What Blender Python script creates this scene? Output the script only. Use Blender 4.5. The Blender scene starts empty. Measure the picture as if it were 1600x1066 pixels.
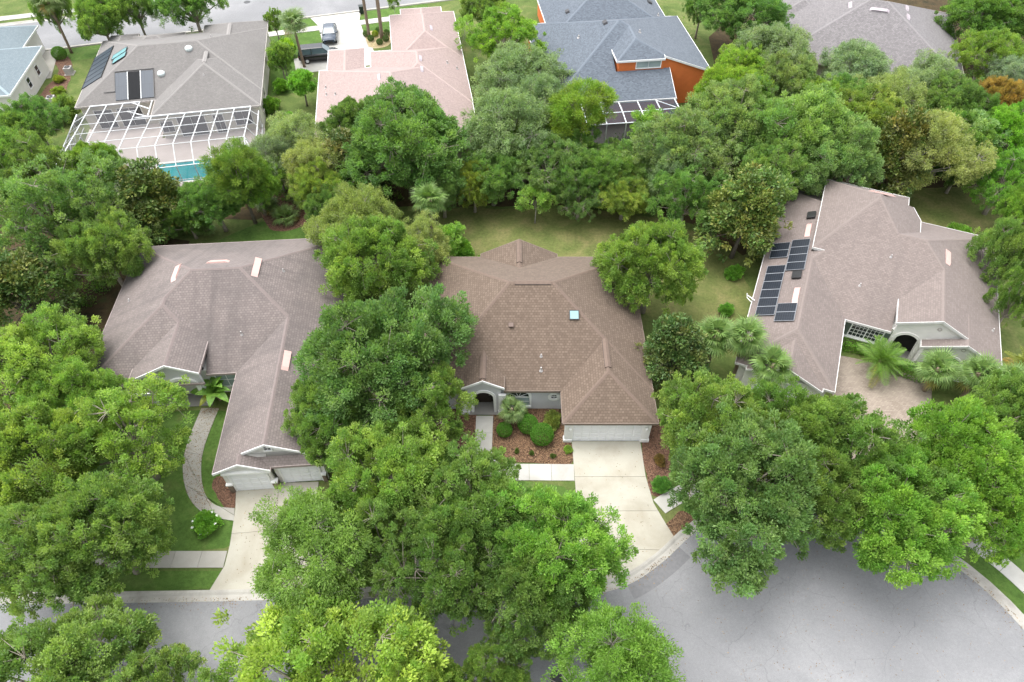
import bpy, bmesh, math, random
import numpy as np
from mathutils import Vector, Matrix
R = math.radians
random.seed(7)
SC = bpy.context.scene
COL = SC.collection

# ------------------------------------------------------------------ camera, sky, sun, exposure
cam = bpy.data.cameras.new('camera')
cam.sensor_width = 36.0
cam.lens = 24.0
cam.clip_end = 2000.0
camo = bpy.data.objects.new('camera', cam)
camo.location = (0, 0, 42.0)
camo.rotation_euler = (R(41.0), 0, 0)
COL.objects.link(camo)
SC.camera = camo

SUN_ELEV, SUN_AZ = 72.0, -60.0          # veiled sun, high and to the left
w = bpy.data.worlds.new('World'); SC.world = w; w.use_nodes = True
nt = w.node_tree; nt.nodes.clear()
wo = nt.nodes.new('ShaderNodeOutputWorld'); bg = nt.nodes.new('ShaderNodeBackground')
sky = nt.nodes.new('ShaderNodeTexSky'); hs = nt.nodes.new('ShaderNodeHueSaturation')
sky.sky_type = 'NISHITA'; sky.sun_disc = False
sky.sun_elevation = R(SUN_ELEV); sky.sun_rotation = R(SUN_AZ)
sky.air_density = 1.0; sky.dust_density = 4.0; sky.ozone_density = 1.0
hs.inputs['Saturation'].default_value = 0.22      # milky overcast sky
bg.inputs['Strength'].default_value = 0.15
nt.links.new(sky.outputs[0], hs.inputs['Color']); nt.links.new(hs.outputs[0], bg.inputs[0]); nt.links.new(bg.outputs[0], wo.inputs[0])

sl = bpy.data.lights.new('sun', 'SUN'); sl.energy = 0.85; sl.angle = R(80); sl.color = (1.0, 0.97, 0.92)
so = bpy.data.objects.new('sun', sl); COL.objects.link(so)
d = Vector((math.sin(R(SUN_AZ)) * math.cos(R(SUN_ELEV)), math.cos(R(SUN_AZ)) * math.cos(R(SUN_ELEV)), math.sin(R(SUN_ELEV))))
so.rotation_euler = d.to_track_quat('Z', 'Y').to_euler(); so.location = d * 150

vs = SC.view_settings
vs.view_transform = 'Standard'; vs.look = 'None'; vs.gamma = 1.0; vs.use_curve_mapping = False
vs.exposure = 1.66
SC.cycles.use_denoising = True; SC.cycles.denoising_prefilter = 'ACCURATE'
SC.cycles.max_bounces = 9; SC.cycles.transparent_max_bounces = 12
SC.cycles.diffuse_bounces = 6; SC.cycles.transmission_bounces = 6

# ------------------------------------------------------------------ helpers
def link(o, parent=None):
    COL.objects.link(o)
    if parent is not None: o.parent = parent
    return o

def tag(o, label=None, cat=None, group=None, kind=None):
    if label: o['label'] = label
    if cat: o['category'] = cat
    if group: o['group'] = group
    if kind: o['kind'] = kind
    return o

def empty(name, loc=(0, 0, 0), rz=0.0, label=None, cat=None, group=None):
    o = bpy.data.objects.new(name, None); o.empty_display_size = 0.3
    o.location = loc; o.rotation_euler = (0, 0, R(rz)); link(o)
    return tag(o, label, cat, group)

class MB:
    """collects geometry; build() links it as one mesh object"""
    def __init__(s): s.v = []; s.f = []
    def poly(s, pts):
        n = len(s.v); s.v += [tuple(p) for p in pts]; s.f.append(tuple(range(n, n + len(pts)))); return s
    def box(s, x0, x1, y0, y1, z0, z1):
        n = len(s.v)
        s.v += [(x0,y0,z0),(x1,y0,z0),(x1,y1,z0),(x0,y1,z0),(x0,y0,z1),(x1,y0,z1),(x1,y1,z1),(x0,y1,z1)]
        s.f += [tuple(n + i for i in q) for q in ((3,2,1,0),(4,5,6,7),(0,1,5,4),(1,2,6,5),(2,3,7,6),(3,0,4,7))]
        return s
    def obox(s, M, sx, sy, sz):
        n = len(s.v)
        for z in (-sz, sz):
            for x, y in ((-sx,-sy),(sx,-sy),(sx,sy),(-sx,sy)):
                s.v.append(tuple(M @ Vector((x, y, z))))
        s.f += [tuple(n + i for i in q) for q in ((3,2,1,0),(4,5,6,7),(0,1,5,4),(1,2,6,5),(2,3,7,6),(3,0,4,7))]
        return s
    def prism(s, pts, z0, z1):
        n = len(s.v); k = len(pts)
        a = sum(pts[i][0]*pts[(i+1)%k][1]-pts[(i+1)%k][0]*pts[i][1] for i in range(k))
        if a < 0: pts = pts[::-1]
        s.v += [(p[0], p[1], z0) for p in pts] + [(p[0], p[1], z1) for p in pts]
        s.f.append(tuple(range(n + k - 1, n - 1, -1))); s.f.append(tuple(range(n + k, n + 2*k)))
        for i in range(k):
            j = (i + 1) % k; s.f.append((n + i, n + j, n + k + j, n + k + i))
        return s
    def tube(s, pts, radii, n=7, caps=True):
        base = len(s.v); prev = None
        P = [Vector(p) for p in pts]
        for i, p in enumerate(P):
            t = (P[min(i+1, len(P)-1)] - P[max(i-1, 0)])
            t = t.normalized() if t.length > 1e-6 else Vector((0,0,1))
            a = t.orthogonal().normalized() if prev is None else (prev - t * prev.dot(t)).normalized()
            prev = a; b = t.cross(a)
            for k in range(n):
                ang = 2*math.pi*k/n
                s.v.append(tuple(p + (a*math.cos(ang) + b*math.sin(ang)) * radii[i]))
        for i in range(len(P)-1):
            for k in range(n):
                k2 = (k+1) % n
                s.f.append((base+i*n+k, base+i*n+k2, base+(i+1)*n+k2, base+(i+1)*n+k))
        if caps:
            s.f.append(tuple(base + k for k in range(n-1, -1, -1)))
            s.f.append(tuple(base + (len(P)-1)*n + k for k in range(n)))
        return s
    def disc_ring(s, c, r0, r1, ax, ay, depth, n=24):
        """flat ring (r0 inner, 0 = disc) facing ax x ay, with thickness"""
        c = Vector(c); ax = Vector(ax); ay = Vector(ay); nz = ax.cross(ay)
        b = len(s.v)
        for d in (0, depth):
            for r in (r0, r1):
                for k in range(n):
                    a = 2*math.pi*k/n
                    s.v.append(tuple(c + (ax*math.cos(a) + ay*math.sin(a))*r + nz*d))
        I = lambda d, r, k: b + (d*2 + r)*n + k % n
        for k in range(n):
            s.f.append((I(1,0,k), I(1,1,k), I(1,1,k+1), I(1,0,k+1)))
            s.f.append((I(0,1,k), I(0,1,k+1), I(1,1,k+1), I(1,1,k)))
            if r0 > 0: s.f.append((I(0,0,k+1), I(0,0,k), I(1,0,k), I(1,0,k+1)))
        return s
    def mesh(s, name, mat=None, smooth=False):
        me = bpy.data.meshes.new(name); me.from_pydata(s.v, [], s.f)
        if mat: me.materials.append(mat)
        if smooth:
            me.polygons.foreach_set('use_smooth', [True]*len(me.polygons))
        me.update(); return me
    def build(s, name, mat, parent=None, smooth=False, bevel=0):
        me = s.mesh(name, mat, smooth)
        if bevel:
            bm = bmesh.new(); bm.from_mesh(me)
            bmesh.ops.bevel(bm, geom=[e for e in bm.edges], offset=bevel, segments=2, affect='EDGES', profile=0.5)
            bm.to_mesh(me); bm.free()
        return link(bpy.data.objects.new(name, me), parent)

def inst(name, me, parent, loc=(0,0,0), rot=(0,0,0), scl=(1,1,1)):
    o = bpy.data.objects.new(name, me); o.location = loc; o.rotation_euler = rot; o.scale = scl
    return link(o, parent)

# ------------------------------------------------------------------ materials
def nodes(name):
    m = bpy.data.materials.new(name); m.use_nodes = True
    t = m.node_tree; b = t.nodes['Principled BSDF']
    return m, t, b
def N(t, kind, **kw):
    n = t.nodes.new('ShaderNode' + kind)
    for k, v in kw.items():
        if hasattr(n, k): setattr(n, k, v)
        else: n.inputs[k.replace('_', ' ')].default_value = v
    return n
def c4(c): return (c[0], c[1], c[2], 1.0)
def ramp(t, fac, stops):
    r = N(t, 'ValToRGB'); e = r.color_ramp.elements
    while len(e) < len(stops): e.new(0.5)
    for i, (p, c) in enumerate(stops): e[i].position = p; e[i].color = c4(c)
    t.links.new(fac, r.inputs[0]); return r.outputs[0]
def mix(t, fac, a, b, blend='MIX'):
    m = N(t, 'Mix', data_type='RGBA', blend_type=blend)
    for s, v in ((m.inputs[0], fac), (m.inputs[6], a), (m.inputs[7], b)):
        if hasattr(v, 'is_output') or isinstance(v, bpy.types.NodeSocket): t.links.new(v, s)
        elif isinstance(v, tuple): s.default_value = c4(v)
        else: s.default_value = v
    return m.outputs[2]
def noise(t, scale, detail=4, rough=0.55, coord='Object', dist=0.0, vec=None):
    if vec is None:
        tc = N(t, 'TexCoord'); vec = tc.outputs[coord]
    n = N(t, 'TexNoise', Scale=scale, Detail=detail, Roughness=rough, Distortion=dist)
    t.links.new(vec, n.inputs['Vector']); return n.outputs['Fac']
def bump(t, b, h, strength=0.3, dist=0.02):
    n = N(t, 'Bump', Strength=strength, Distance=dist); t.links.new(h, n.inputs['Height']); t.links.new(n.outputs[0], b.inputs['Normal'])

def plain(name, col, rough=0.6, var=0.12, scale=3.0, metal=0.0, spec=0.4, bmp=0.0):
    col = tuple(c*0.8 for c in col)
    m, t, b = nodes(name)
    a = noise(t, scale, 5)
    b.inputs['Roughness'].default_value = rough; b.inputs['Metallic'].default_value = metal
    b.inputs['Specular IOR Level'].default_value = spec
    o = ramp(t, a, [(0.25, tuple(c*(1-var) for c in col)), (0.75, tuple(min(1, c*(1+var)) for c in col))])
    t.links.new(o, b.inputs['Base Color'])
    if bmp: bump(t, b, noise(t, scale*12, 3), bmp)
    return m

def shingle(name, c1, c2, stain, row=0.26, stain_amt=0.35, gap=0.55):
    c1, c2, stain = (tuple(x*0.70 for x in c) for c in (c1, c2, stain)); row *= 0.78
    m, t, b = nodes(name)
    uv = N(t, 'UVMap')
    br = N(t, 'TexBrick', offset=0.5, squash=1.0)
    br.inputs['Scale'].default_value = 1.0; br.inputs['Mortar Size'].default_value = 0.02
    br.inputs['Mortar Smooth'].default_value = 0.3; br.inputs['Bias'].default_value = 0.0
    br.inputs['Brick Width'].default_value = 0.24; br.inputs['Row Height'].default_value = row
    br.inputs['Color1'].default_value = c4(c1); br.inputs['Color2'].default_value = c4(c2)
    br.inputs['Mortar'].default_value = c4(tuple(x*gap for x in c1))
    t.links.new(uv.outputs[0], br.inputs['Vector'])
    st = noise(t, 0.22, 5, 0.6, dist=0.6)                       # broad weathering
    gr = noise(t, 9.0, 3, 0.7)                                  # granules
    col = mix(t, ramp(t, st, [(0.45, (0,0,0)), (0.75, (stain_amt,)*3)]), br.outputs[0], stain)
    col = mix(t, 0.35, col, ramp(t, gr, [(0.3, (0.35,)*3), (0.7, (0.65,)*3)]), 'OVERLAY')
    mp = N(t, 'Mapping'); mp.inputs['Scale'].default_value = (1.1, 0.09, 1)
    t.links.new(uv.outputs[0], mp.inputs[0])
    sk = noise(t, 1.0, 5, 0.6, vec=mp.outputs[0])               # runs down the slope
    col = mix(t, ramp(t, sk, [(0.5, (0,0,0)), (0.8, (stain_amt*0.8,)*3)]), col, tuple(x*0.8 for x in stain))
    t.links.new(col, b.inputs['Base Color'])
    b.inputs['Roughness'].default_value = 0.9; b.inputs['Specular IOR Level'].default_value = 0.25
    b.inputs['Sheen Weight'].default_value = 0.1; b.inputs['Sheen Roughness'].default_value = 0.45
    bump(t, b, br.outputs['Fac'], -0.5, 0.02)
    return m

def ground_mat(name, stops, scale, fine=14.0, b_amt=0.5):
    m, t, b = nodes(name)
    a = noise(t, scale, 6, 0.62, dist=0.4); f = noise(t, fine*2, 4, 0.8); f2 = noise(t, fine*0.28, 5, 0.75)
    col = ramp(t, a, stops)
    col = mix(t, 0.6, col, ramp(t, f2, [(0.28, (0.25,)*3), (0.72, (0.75,)*3)]), 'OVERLAY')
    col = mix(t, 0.55, col, ramp(t, f, [(0.25, (0.28,)*3), (0.75, (0.72,)*3)]), 'OVERLAY')
    t.links.new(col, b.inputs['Base Color']); b.inputs['Roughness'].default_value = 0.95
    b.inputs['Specular IOR Level'].default_value = 0.15
    bump(t, b, f, b_amt, 0.05); return m

M = {}
M['grass'] = ground_mat('grass', [(0.3,(0.055,0.085,0.022)),(0.5,(0.085,0.12,0.032)),(0.72,(0.15,0.155,0.06))], 0.35)
M['lawn_lush'] = ground_mat('lawn_lush', [(0.3,(0.045,0.09,0.018)),(0.55,(0.075,0.135,0.028)),(0.75,(0.125,0.155,0.05))], 0.5)
M['lawn_dry'] = ground_mat('lawn_dry', [(0.28,(0.072,0.10,0.026)),(0.5,(0.115,0.13,0.042)),(0.7,(0.175,0.16,0.068))], 0.42)
M['litter'] = ground_mat('leaf_litter', [(0.3,(0.028,0.026,0.014)),(0.55,(0.06,0.042,0.022)),(0.75,(0.045,0.06,0.02))], 0.7)
def mulch_mat(name, cs):
    cs = [tuple(x*0.72 for x in c) for c in cs]
    m, t, b = nodes(name); tc = N(t, 'TexCoord')
    v = N(t, 'TexVoronoi', Scale=13.0); t.links.new(tc.outputs['Object'], v.inputs['Vector'])
    col = ramp(t, v.outputs['Color'], [(0.15, cs[0]), (0.5, cs[1]), (0.9, cs[2])])
    col = mix(t, ramp(t, noise(t, 0.8, 4), [(0.4,(0,0,0)),(0.7,(0.5,)*3)]), col, cs[1])
    t.links.new(col, b.inputs['Base Color']); b.inputs['Roughness'].default_value = 0.95
    bump(t, b, v.outputs['Distance'], 0.8, 0.06); return m
M['mulch'] = mulch_mat('mulch', [(0.055,0.028,0.014),(0.17,0.093,0.05),(0.30,0.19,0.105)])
M['mulch_red'] = mulch_mat('mulch_red', [(0.06,0.03,0.018),(0.17,0.085,0.052),(0.28,0.165,0.105)])
M['sand'] = mulch_mat('gravel_bed', [(0.36,0.27,0.13),(0.48,0.38,0.2),(0.58,0.5,0.32)])
def conc(name, c, dirt, amt=0.6, scale=0.5):
    c, dirt = (tuple(x*0.64 for x in q) for q in (c, dirt))
    m, t, b = nodes(name)
    a = noise(t, scale, 6, 0.6, dist=0.5); f = noise(t, 22, 4, 0.7); oi = N(t, 'ObjectInfo')
    col = mix(t, ramp(t, a, [(0.42,(0,0,0)),(0.72,(amt,)*3)]), c, dirt)
    col = mix(t, 0.3, col, ramp(t, f, [(0.3,(0.38,)*3),(0.7,(0.62,)*3)]), 'OVERLAY')
    col = mix(t, 0.10, col, ramp(t, oi.outputs['Random'], [(0,(0.2,)*3),(1,(0.75,)*3)]), 'OVERLAY')
    t.links.new(col, b.inputs['Base Color']); b.inputs['Roughness'].default_value = 0.88
    b.inputs['Specular IOR Level'].default_value = 0.25
    bump(t, b, f, 0.15, 0.01); return m
M['concrete'] = conc('drive_concrete', (0.58,0.555,0.47), (0.40,0.36,0.275), 0.75, 0.38)
M['concrete_b'] = conc('walk_concrete', (0.52,0.50,0.45), (0.36,0.34,0.29))
M['concrete_white'] = conc('white_drive_concrete', (0.62,0.61,0.57), (0.47,0.45,0.40), 0.8)
M['kerb'] = conc('kerb_concrete', (0.55,0.53,0.48), (0.33,0.31,0.28), 0.8, 0.8)
M['porch'] = conc('porch_concrete', (0.36,0.35,0.33), (0.3,0.29,0.27))
def asphalt_mat():
    m, t, b = nodes('asphalt')
    a = noise(t, 0.13, 6, 0.65, dist=0.3); f = noise(t, 38, 3, 0.8); p = noise(t, 0.9, 6, 0.7); g = noise(t, 6.0, 4, 0.7)
    tc = N(t, 'TexCoord'); vo = N(t, 'TexVoronoi', feature='DISTANCE_TO_EDGE', Scale=0.22)
    nz = N(t, 'TexNoise', Scale=0.8, Detail=5.0); t.links.new(tc.outputs['Object'], nz.inputs['Vector'])
    wv = N(t, 'VectorMath', operation='ADD'); t.links.new(tc.outputs['Object'], wv.inputs[0]); t.links.new(nz.outputs['Color'], wv.inputs[1]); t.links.new(wv.outputs[0], vo.inputs['Vector'])
    col = ramp(t, a, [(0.3,(0.175,0.177,0.183)),(0.5,(0.197,0.199,0.205)),(0.72,(0.25,0.251,0.256))])
    col = mix(t, ramp(t, p, [(0.60,(0,0,0)),(0.78,(0.5,)*3)]), col, (0.27,0.27,0.275))
    col = mix(t, ramp(t, p, [(0.24,(0.5,)*3),(0.36,(0,0,0))]), col, (0.11,0.11,0.115))
    col = mix(t, 0.35, col, ramp(t, g, [(0.3,(0.4,)*3),(0.7,(0.6,)*3)]), 'OVERLAY')
    col = mix(t, 0.6, col, ramp(t, f, [(0.25,(0.25,)*3),(0.75,(0.75,)*3)]), 'OVERLAY')
    col = mix(t, ramp(t, vo.outputs['Distance'], [(0.0,(0.35,)*3),(0.004,(0,0,0))]), col, (0.07,0.07,0.072))
    t.links.new(col, b.inputs['Base Color']); b.inputs['Roughness'].default_value = 1.0
    b.inputs['Specular IOR Level'].default_value = 0.03
    bump(t, b, f, 0.3, 0.01); return m
M['asphalt'] = asphalt_mat()
def paver_mat():
    m, t, b = nodes('pavers'); tc = N(t, 'TexCoord')
    br = N(t, 'TexBrick'); br.inputs['Scale'].default_value = 1.0
    br.inputs['Brick Width'].default_value = 0.22; br.inputs['Row Height'].default_value = 0.12; br.inputs['Mortar Size'].default_value = 0.008
    br.inputs['Color1'].default_value = (0.27,0.228,0.188,1); br.inputs['Color2'].default_value = (0.195,0.16,0.13,1); br.inputs['Mortar'].default_value = (0.14,0.105,0.08,1)
    t.links.new(tc.outputs['Object'], br.inputs['Vector'])
    col = mix(t, ramp(t, noise(t, 0.5, 4), [(0.4,(0,0,0)),(0.7,(0.5,)*3)]), br.outputs[0], (0.29,0.248,0.205))
    t.links.new(col, b.inputs['Base Color']); b.inputs['Roughness'].default_value = 0.9; bump(t, b, br.outputs['Fac'], -0.3, 0.01); return m
M['paver'] = paver_mat()
M['roof_brown'] = shingle('brown_shingle', (0.21,0.157,0.12), (0.15,0.109,0.082), (0.14,0.104,0.082), 0.25, 0.25, 0.55)
M['roof_mauve'] = shingle('mauve_shingle', (0.255,0.216,0.203), (0.20,0.168,0.158), (0.10,0.09,0.088), 0.24, 0.6, 0.65)
M['roof_taupe'] = shingle('taupe_shingle', (0.268,0.222,0.204), (0.212,0.174,0.159), (0.155,0.132,0.124), 0.2, 0.35, 0.75)
M['roof_grey'] = shingle('grey_shingle', (0.245,0.232,0.222), (0.195,0.185,0.177), (0.16,0.15,0.145), 0.2, 0.3, 0.8)
M['roof_pink'] = shingle('pink_shingle', (0.42,0.325,0.303), (0.335,0.255,0.236), (0.31,0.245,0.232), 0.22, 0.25, 0.85)
M['roof_blue'] = shingle('slate_shingle', (0.155,0.182,0.218), (0.09,0.108,0.134), (0.165,0.19,0.225), 0.2, 0.2, 0.8)
M['roof_paleblue'] = shingle('pale_blue_shingle', (0.23,0.285,0.315), (0.18,0.23,0.26), (0.25,0.3,0.32), 0.22, 0.2, 0.8)
M['roof_silver'] = shingle('silver_shingle', (0.27,0.253,0.257), (0.18,0.168,0.172), (0.19,0.178,0.182), 0.24, 0.3, 0.65)
M['white'] = plain('white_paint', (0.95,0.95,0.94), 0.5, 0.06)
M['offwhite'] = plain('off_white_stucco', (0.82,0.80,0.76), 0.85, 0.08, 1.5, bmp=0.1)
M['stucco_grey'] = plain('grey_stucco', (0.66,0.66,0.685), 0.85, 0.07, 1.2, bmp=0.1)
M['stucco_cream'] = plain('cream_stucco', (0.72,0.68,0.60), 0.85, 0.08, 1.2, bmp=0.1)
M['stucco_orange'] = plain('orange_stucco', (0.80,0.215,0.06), 0.85, 0.10, 1.2, bmp=0.1)
M['trim_grey'] = plain('grey_trim', (0.50,0.46,0.43), 0.6, 0.08)
M['brown_trim'] = plain('brown_trim', (0.26,0.19,0.15), 0.7, 0.1)
M['garage_white'] = plain('garage_door_white', (0.93,0.94,0.97), 0.45, 0.04)
M['glass'] = plain('window_glass', (0.03,0.04,0.045), 0.08, 0.3, 0.8, spec=0.8)
M['glass_blind'] = plain('window_with_blind', (0.36,0.44,0.44), 0.15, 0.1, 0.8, spec=0.7)
M['dark'] = plain('recess_shade_paint', (0.025,0.024,0.022), 0.8, 0.2)  # near-black colour that paints in the shade inside the entry porches
M['door_wood'] = plain('dark_door', (0.045,0.03,0.022), 0.4, 0.2)
M['black_plastic'] = plain('black_plastic', (0.02,0.02,0.021), 0.4, 0.2)
M['dark_metal'] = plain('dark_metal', (0.06,0.06,0.065), 0.45, 0.15, metal=0.3)
M['pink_vent'] = plain('pink_vent_metal', (0.62,0.41,0.37), 0.45, 0.05)
M['lilac_vent'] = plain('lilac_vent_metal', (0.42,0.37,0.40), 0.45, 0.08)
M['brown_vent'] = plain('brown_vent_metal', (0.17,0.12,0.10), 0.6, 0.12)
M['lead'] = plain('lead_pipe', (0.45,0.43,0.42), 0.5, 0.1)
M['teal_glass'] = plain('skylight_glass', (0.24,0.40,0.42), 0.35, 0.08, 0.8, spec=0.3)
M['teal_panel'] = plain('teal_collector_glass', (0.15,0.33,0.35), 0.35, 0.1, 0.8, spec=0.3)
M['dome'] = plain('white_dome', (0.72,0.79,0.78), 0.25, 0.05)
M['stone'] = plain('stone_veneer', (0.22,0.165,0.125), 0.9, 0.45, 4.0, bmp=0.4)
M['shutter'] = plain('sage_shutter', (0.12,0.16,0.13), 0.6, 0.12)
M['alu'] = plain('white_aluminium', (0.72,0.75,0.76), 0.4, 0.05)
M['paver_deck'] = plain('pool_deck', (0.56,0.50,0.47), 0.85, 0.08, 0.8)
M['bark'] = plain('grey_bark', (0.17,0.145,0.12), 0.95, 0.35, 6.0, bmp=0.6)
M['bark_pale'] = plain('pale_bark', (0.36,0.33,0.29), 0.95, 0.3, 6.0, bmp=0.5)
M['palm_bark'] = plain('palm_bark', (0.24,0.18,0.13), 0.95, 0.3, 8.0, bmp=0.6)
M['bin'] = plain('dark_green_plastic', (0.018,0.03,0.026), 0.5, 0.15)
def solar_mat(name, base, line, cols, rows, lw=0.05):
    m, t, b = nodes(name); uv = N(t, 'UVMap')
    br = N(t, 'TexBrick', offset=0.0); br.inputs['Scale'].default_value = 1.0
    br.inputs['Brick Width'].default_value = cols; br.inputs['Row Height'].default_value = rows; br.inputs['Mortar Size'].default_value = lw*min(cols, rows)
    br.inputs['Color1'].default_value = c4(base); br.inputs['Color2'].default_value = c4(tuple(x*0.8 for x in base)); br.inputs['Mortar'].default_value = c4(line)
    tc = N(t, 'TexCoord'); t.links.new(tc.outputs['Object'], br.inputs['Vector'])
    t.links.new(br.outputs[0], b.inputs['Base Color']); b.inputs['Roughness'].default_value = 0.4; b.inputs['Specular IOR Level'].default_value = 0.25
    return m
M['solar'] = solar_mat('solar_cells', (0.007,0.010,0.017), (0.045,0.053,0.063), 0.166, 0.166, 0.05)
M['pool_heater'] = solar_mat('pool_heater_mat', (0.04,0.055,0.075), (0.022,0.03,0.042), 0.09, 9.0, 0.25)
M['pool_heater_black'] = plain('black_heater_mat', (0.008,0.009,0.011), 0.7, 0.2, spec=0.15)
def screen_mat(name, col, op):
    m, t, b = nodes(name); t.nodes.remove(b)
    out = t.nodes['Material Output']; tr = N(t, 'BsdfTransparent'); df = N(t, 'BsdfDiffuse'); mx = N(t, 'MixShader')
    df.inputs[0].default_value = c4(col); mx.inputs[0].default_value = op
    t.links.new(tr.outputs[0], mx.inputs[1]); t.links.new(df.outputs[0], mx.inputs[2]); t.links.new(mx.outputs[0], out.inputs[0]); return m
M['screen'] = screen_mat('insect_screen', (0.13,0.13,0.14), 0.3)
M['screen_dark'] = screen_mat('dark_insect_screen', (0.06,0.065,0.08), 0.62)
def water_mat():
    m, t, b = nodes('pool_water'); f = noise(t, 2.5, 3)
    t.links.new(ramp(t, noise(t, 0.4, 2), [(0.35,(0.01,0.20,0.22)),(0.7,(0.025,0.28,0.29))]), b.inputs['Base Color'])
    b.inputs['Roughness'].default_value = 0.06; bump(t, b, f, 0.08, 0.05); return m
M['water'] = water_mat()

# ------------------------------------------------------------------ roofs: highest of several convex roof volumes
def hip(x0, x1, y0, y1, z, s=0.5, l=1, r=1, f=1, b=1):
    """l r f b: slope factors per side (0 = gable end there)"""
    P = []
    if l: P.append((s*l, 0, z - s*l*x0))
    if r: P.append((-s*r, 0, z + s*r*x1))
    if f: P.append((0, s*f, z - s*f*y0))
    if b: P.append((0, -s*b, z + s*b*y1))
    return ([(x0,y0),(x1,y0),(x1,y1),(x0,y1)], P)
def clip(poly, a, b, c):
    """keep a*x+b*y+c>=0 ; returns inside, outside"""
    ins, out = [], []; n = len(poly)
    for i in range(n):
        p, q = poly[i], poly[(i+1) % n]
        dp = a*p[0]+b*p[1]+c; dq = a*q[0]+b*q[1]+c
        (ins if dp >= 0 else out).append(p)
        if (dp >= 0) != (dq >= 0):
            k = dp/(dp-dq); m = (p[0]+(q[0]-p[0])*k, p[1]+(q[1]-p[1])*k)
            ins.append(m); out.append(m)
    return ins, out
def area(p): return 0.5*sum(p[i][0]*p[(i+1)%len(p)][1]-p[(i+1)%len(p)][0]*p[i][1] for i in range(len(p)))
def edges_hp(poly):
    H = []
    for i in range(len(poly)):
        (x0,y0),(x1,y1) = poly[i], poly[(i+1) % len(poly)]
        L = math.hypot(x1-x0, y1-y0)
        H.append((-(y1-y0)/L, (x1-x0)/L, ((y1-y0)*x0-(x1-x0)*y0)/L))
    return H
def roof_h(prims, x, y):
    """height and plane of the roof at x, y (None outside)"""
    best = None
    for fp, P in prims:
        if all(a*x+b*y+c >= -1e-6 for a,b,c in edges_hp(fp)):
            pl = min(P, key=lambda p: p[0]*x+p[1]*y+p[2]); z = pl[0]*x+pl[1]*y+pl[2]
            if best is None or z > best[0]: best = (z, pl)
    return best
def envelope(prims):
    out = []
    for i, (fp, P) in enumerate(prims):
        for k, pk in enumerate(P):
            reg = list(fp)
            for m, pm in enumerate(P):
                if m != k and reg: reg = clip(reg, pm[0]-pk[0], pm[1]-pk[1], pm[2]-pk[2])[0]
            parts = [reg] if len(reg) > 2 and abs(area(reg)) > 1e-4 else []
            for j, (fj, Pj) in enumerate(prims):
                if j == i: continue
                eps = 1e-4 if j < i else -1e-4
                hps = edges_hp(fj) + [(pm[0]-pk[0], pm[1]-pk[1], pm[2]-pk[2]+eps) for pm in Pj]
                nxt = []
                for part in parts:
                    cur = part
                    for hp in hps:
                        if len(cur) < 3: break
                        cur, o = clip(cur, *hp)
                        if len(o) > 2 and abs(area(o)) > 1e-3: nxt.append(o)
                parts = nxt
            out += [(p, pk) for p in parts]
    return out

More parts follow.
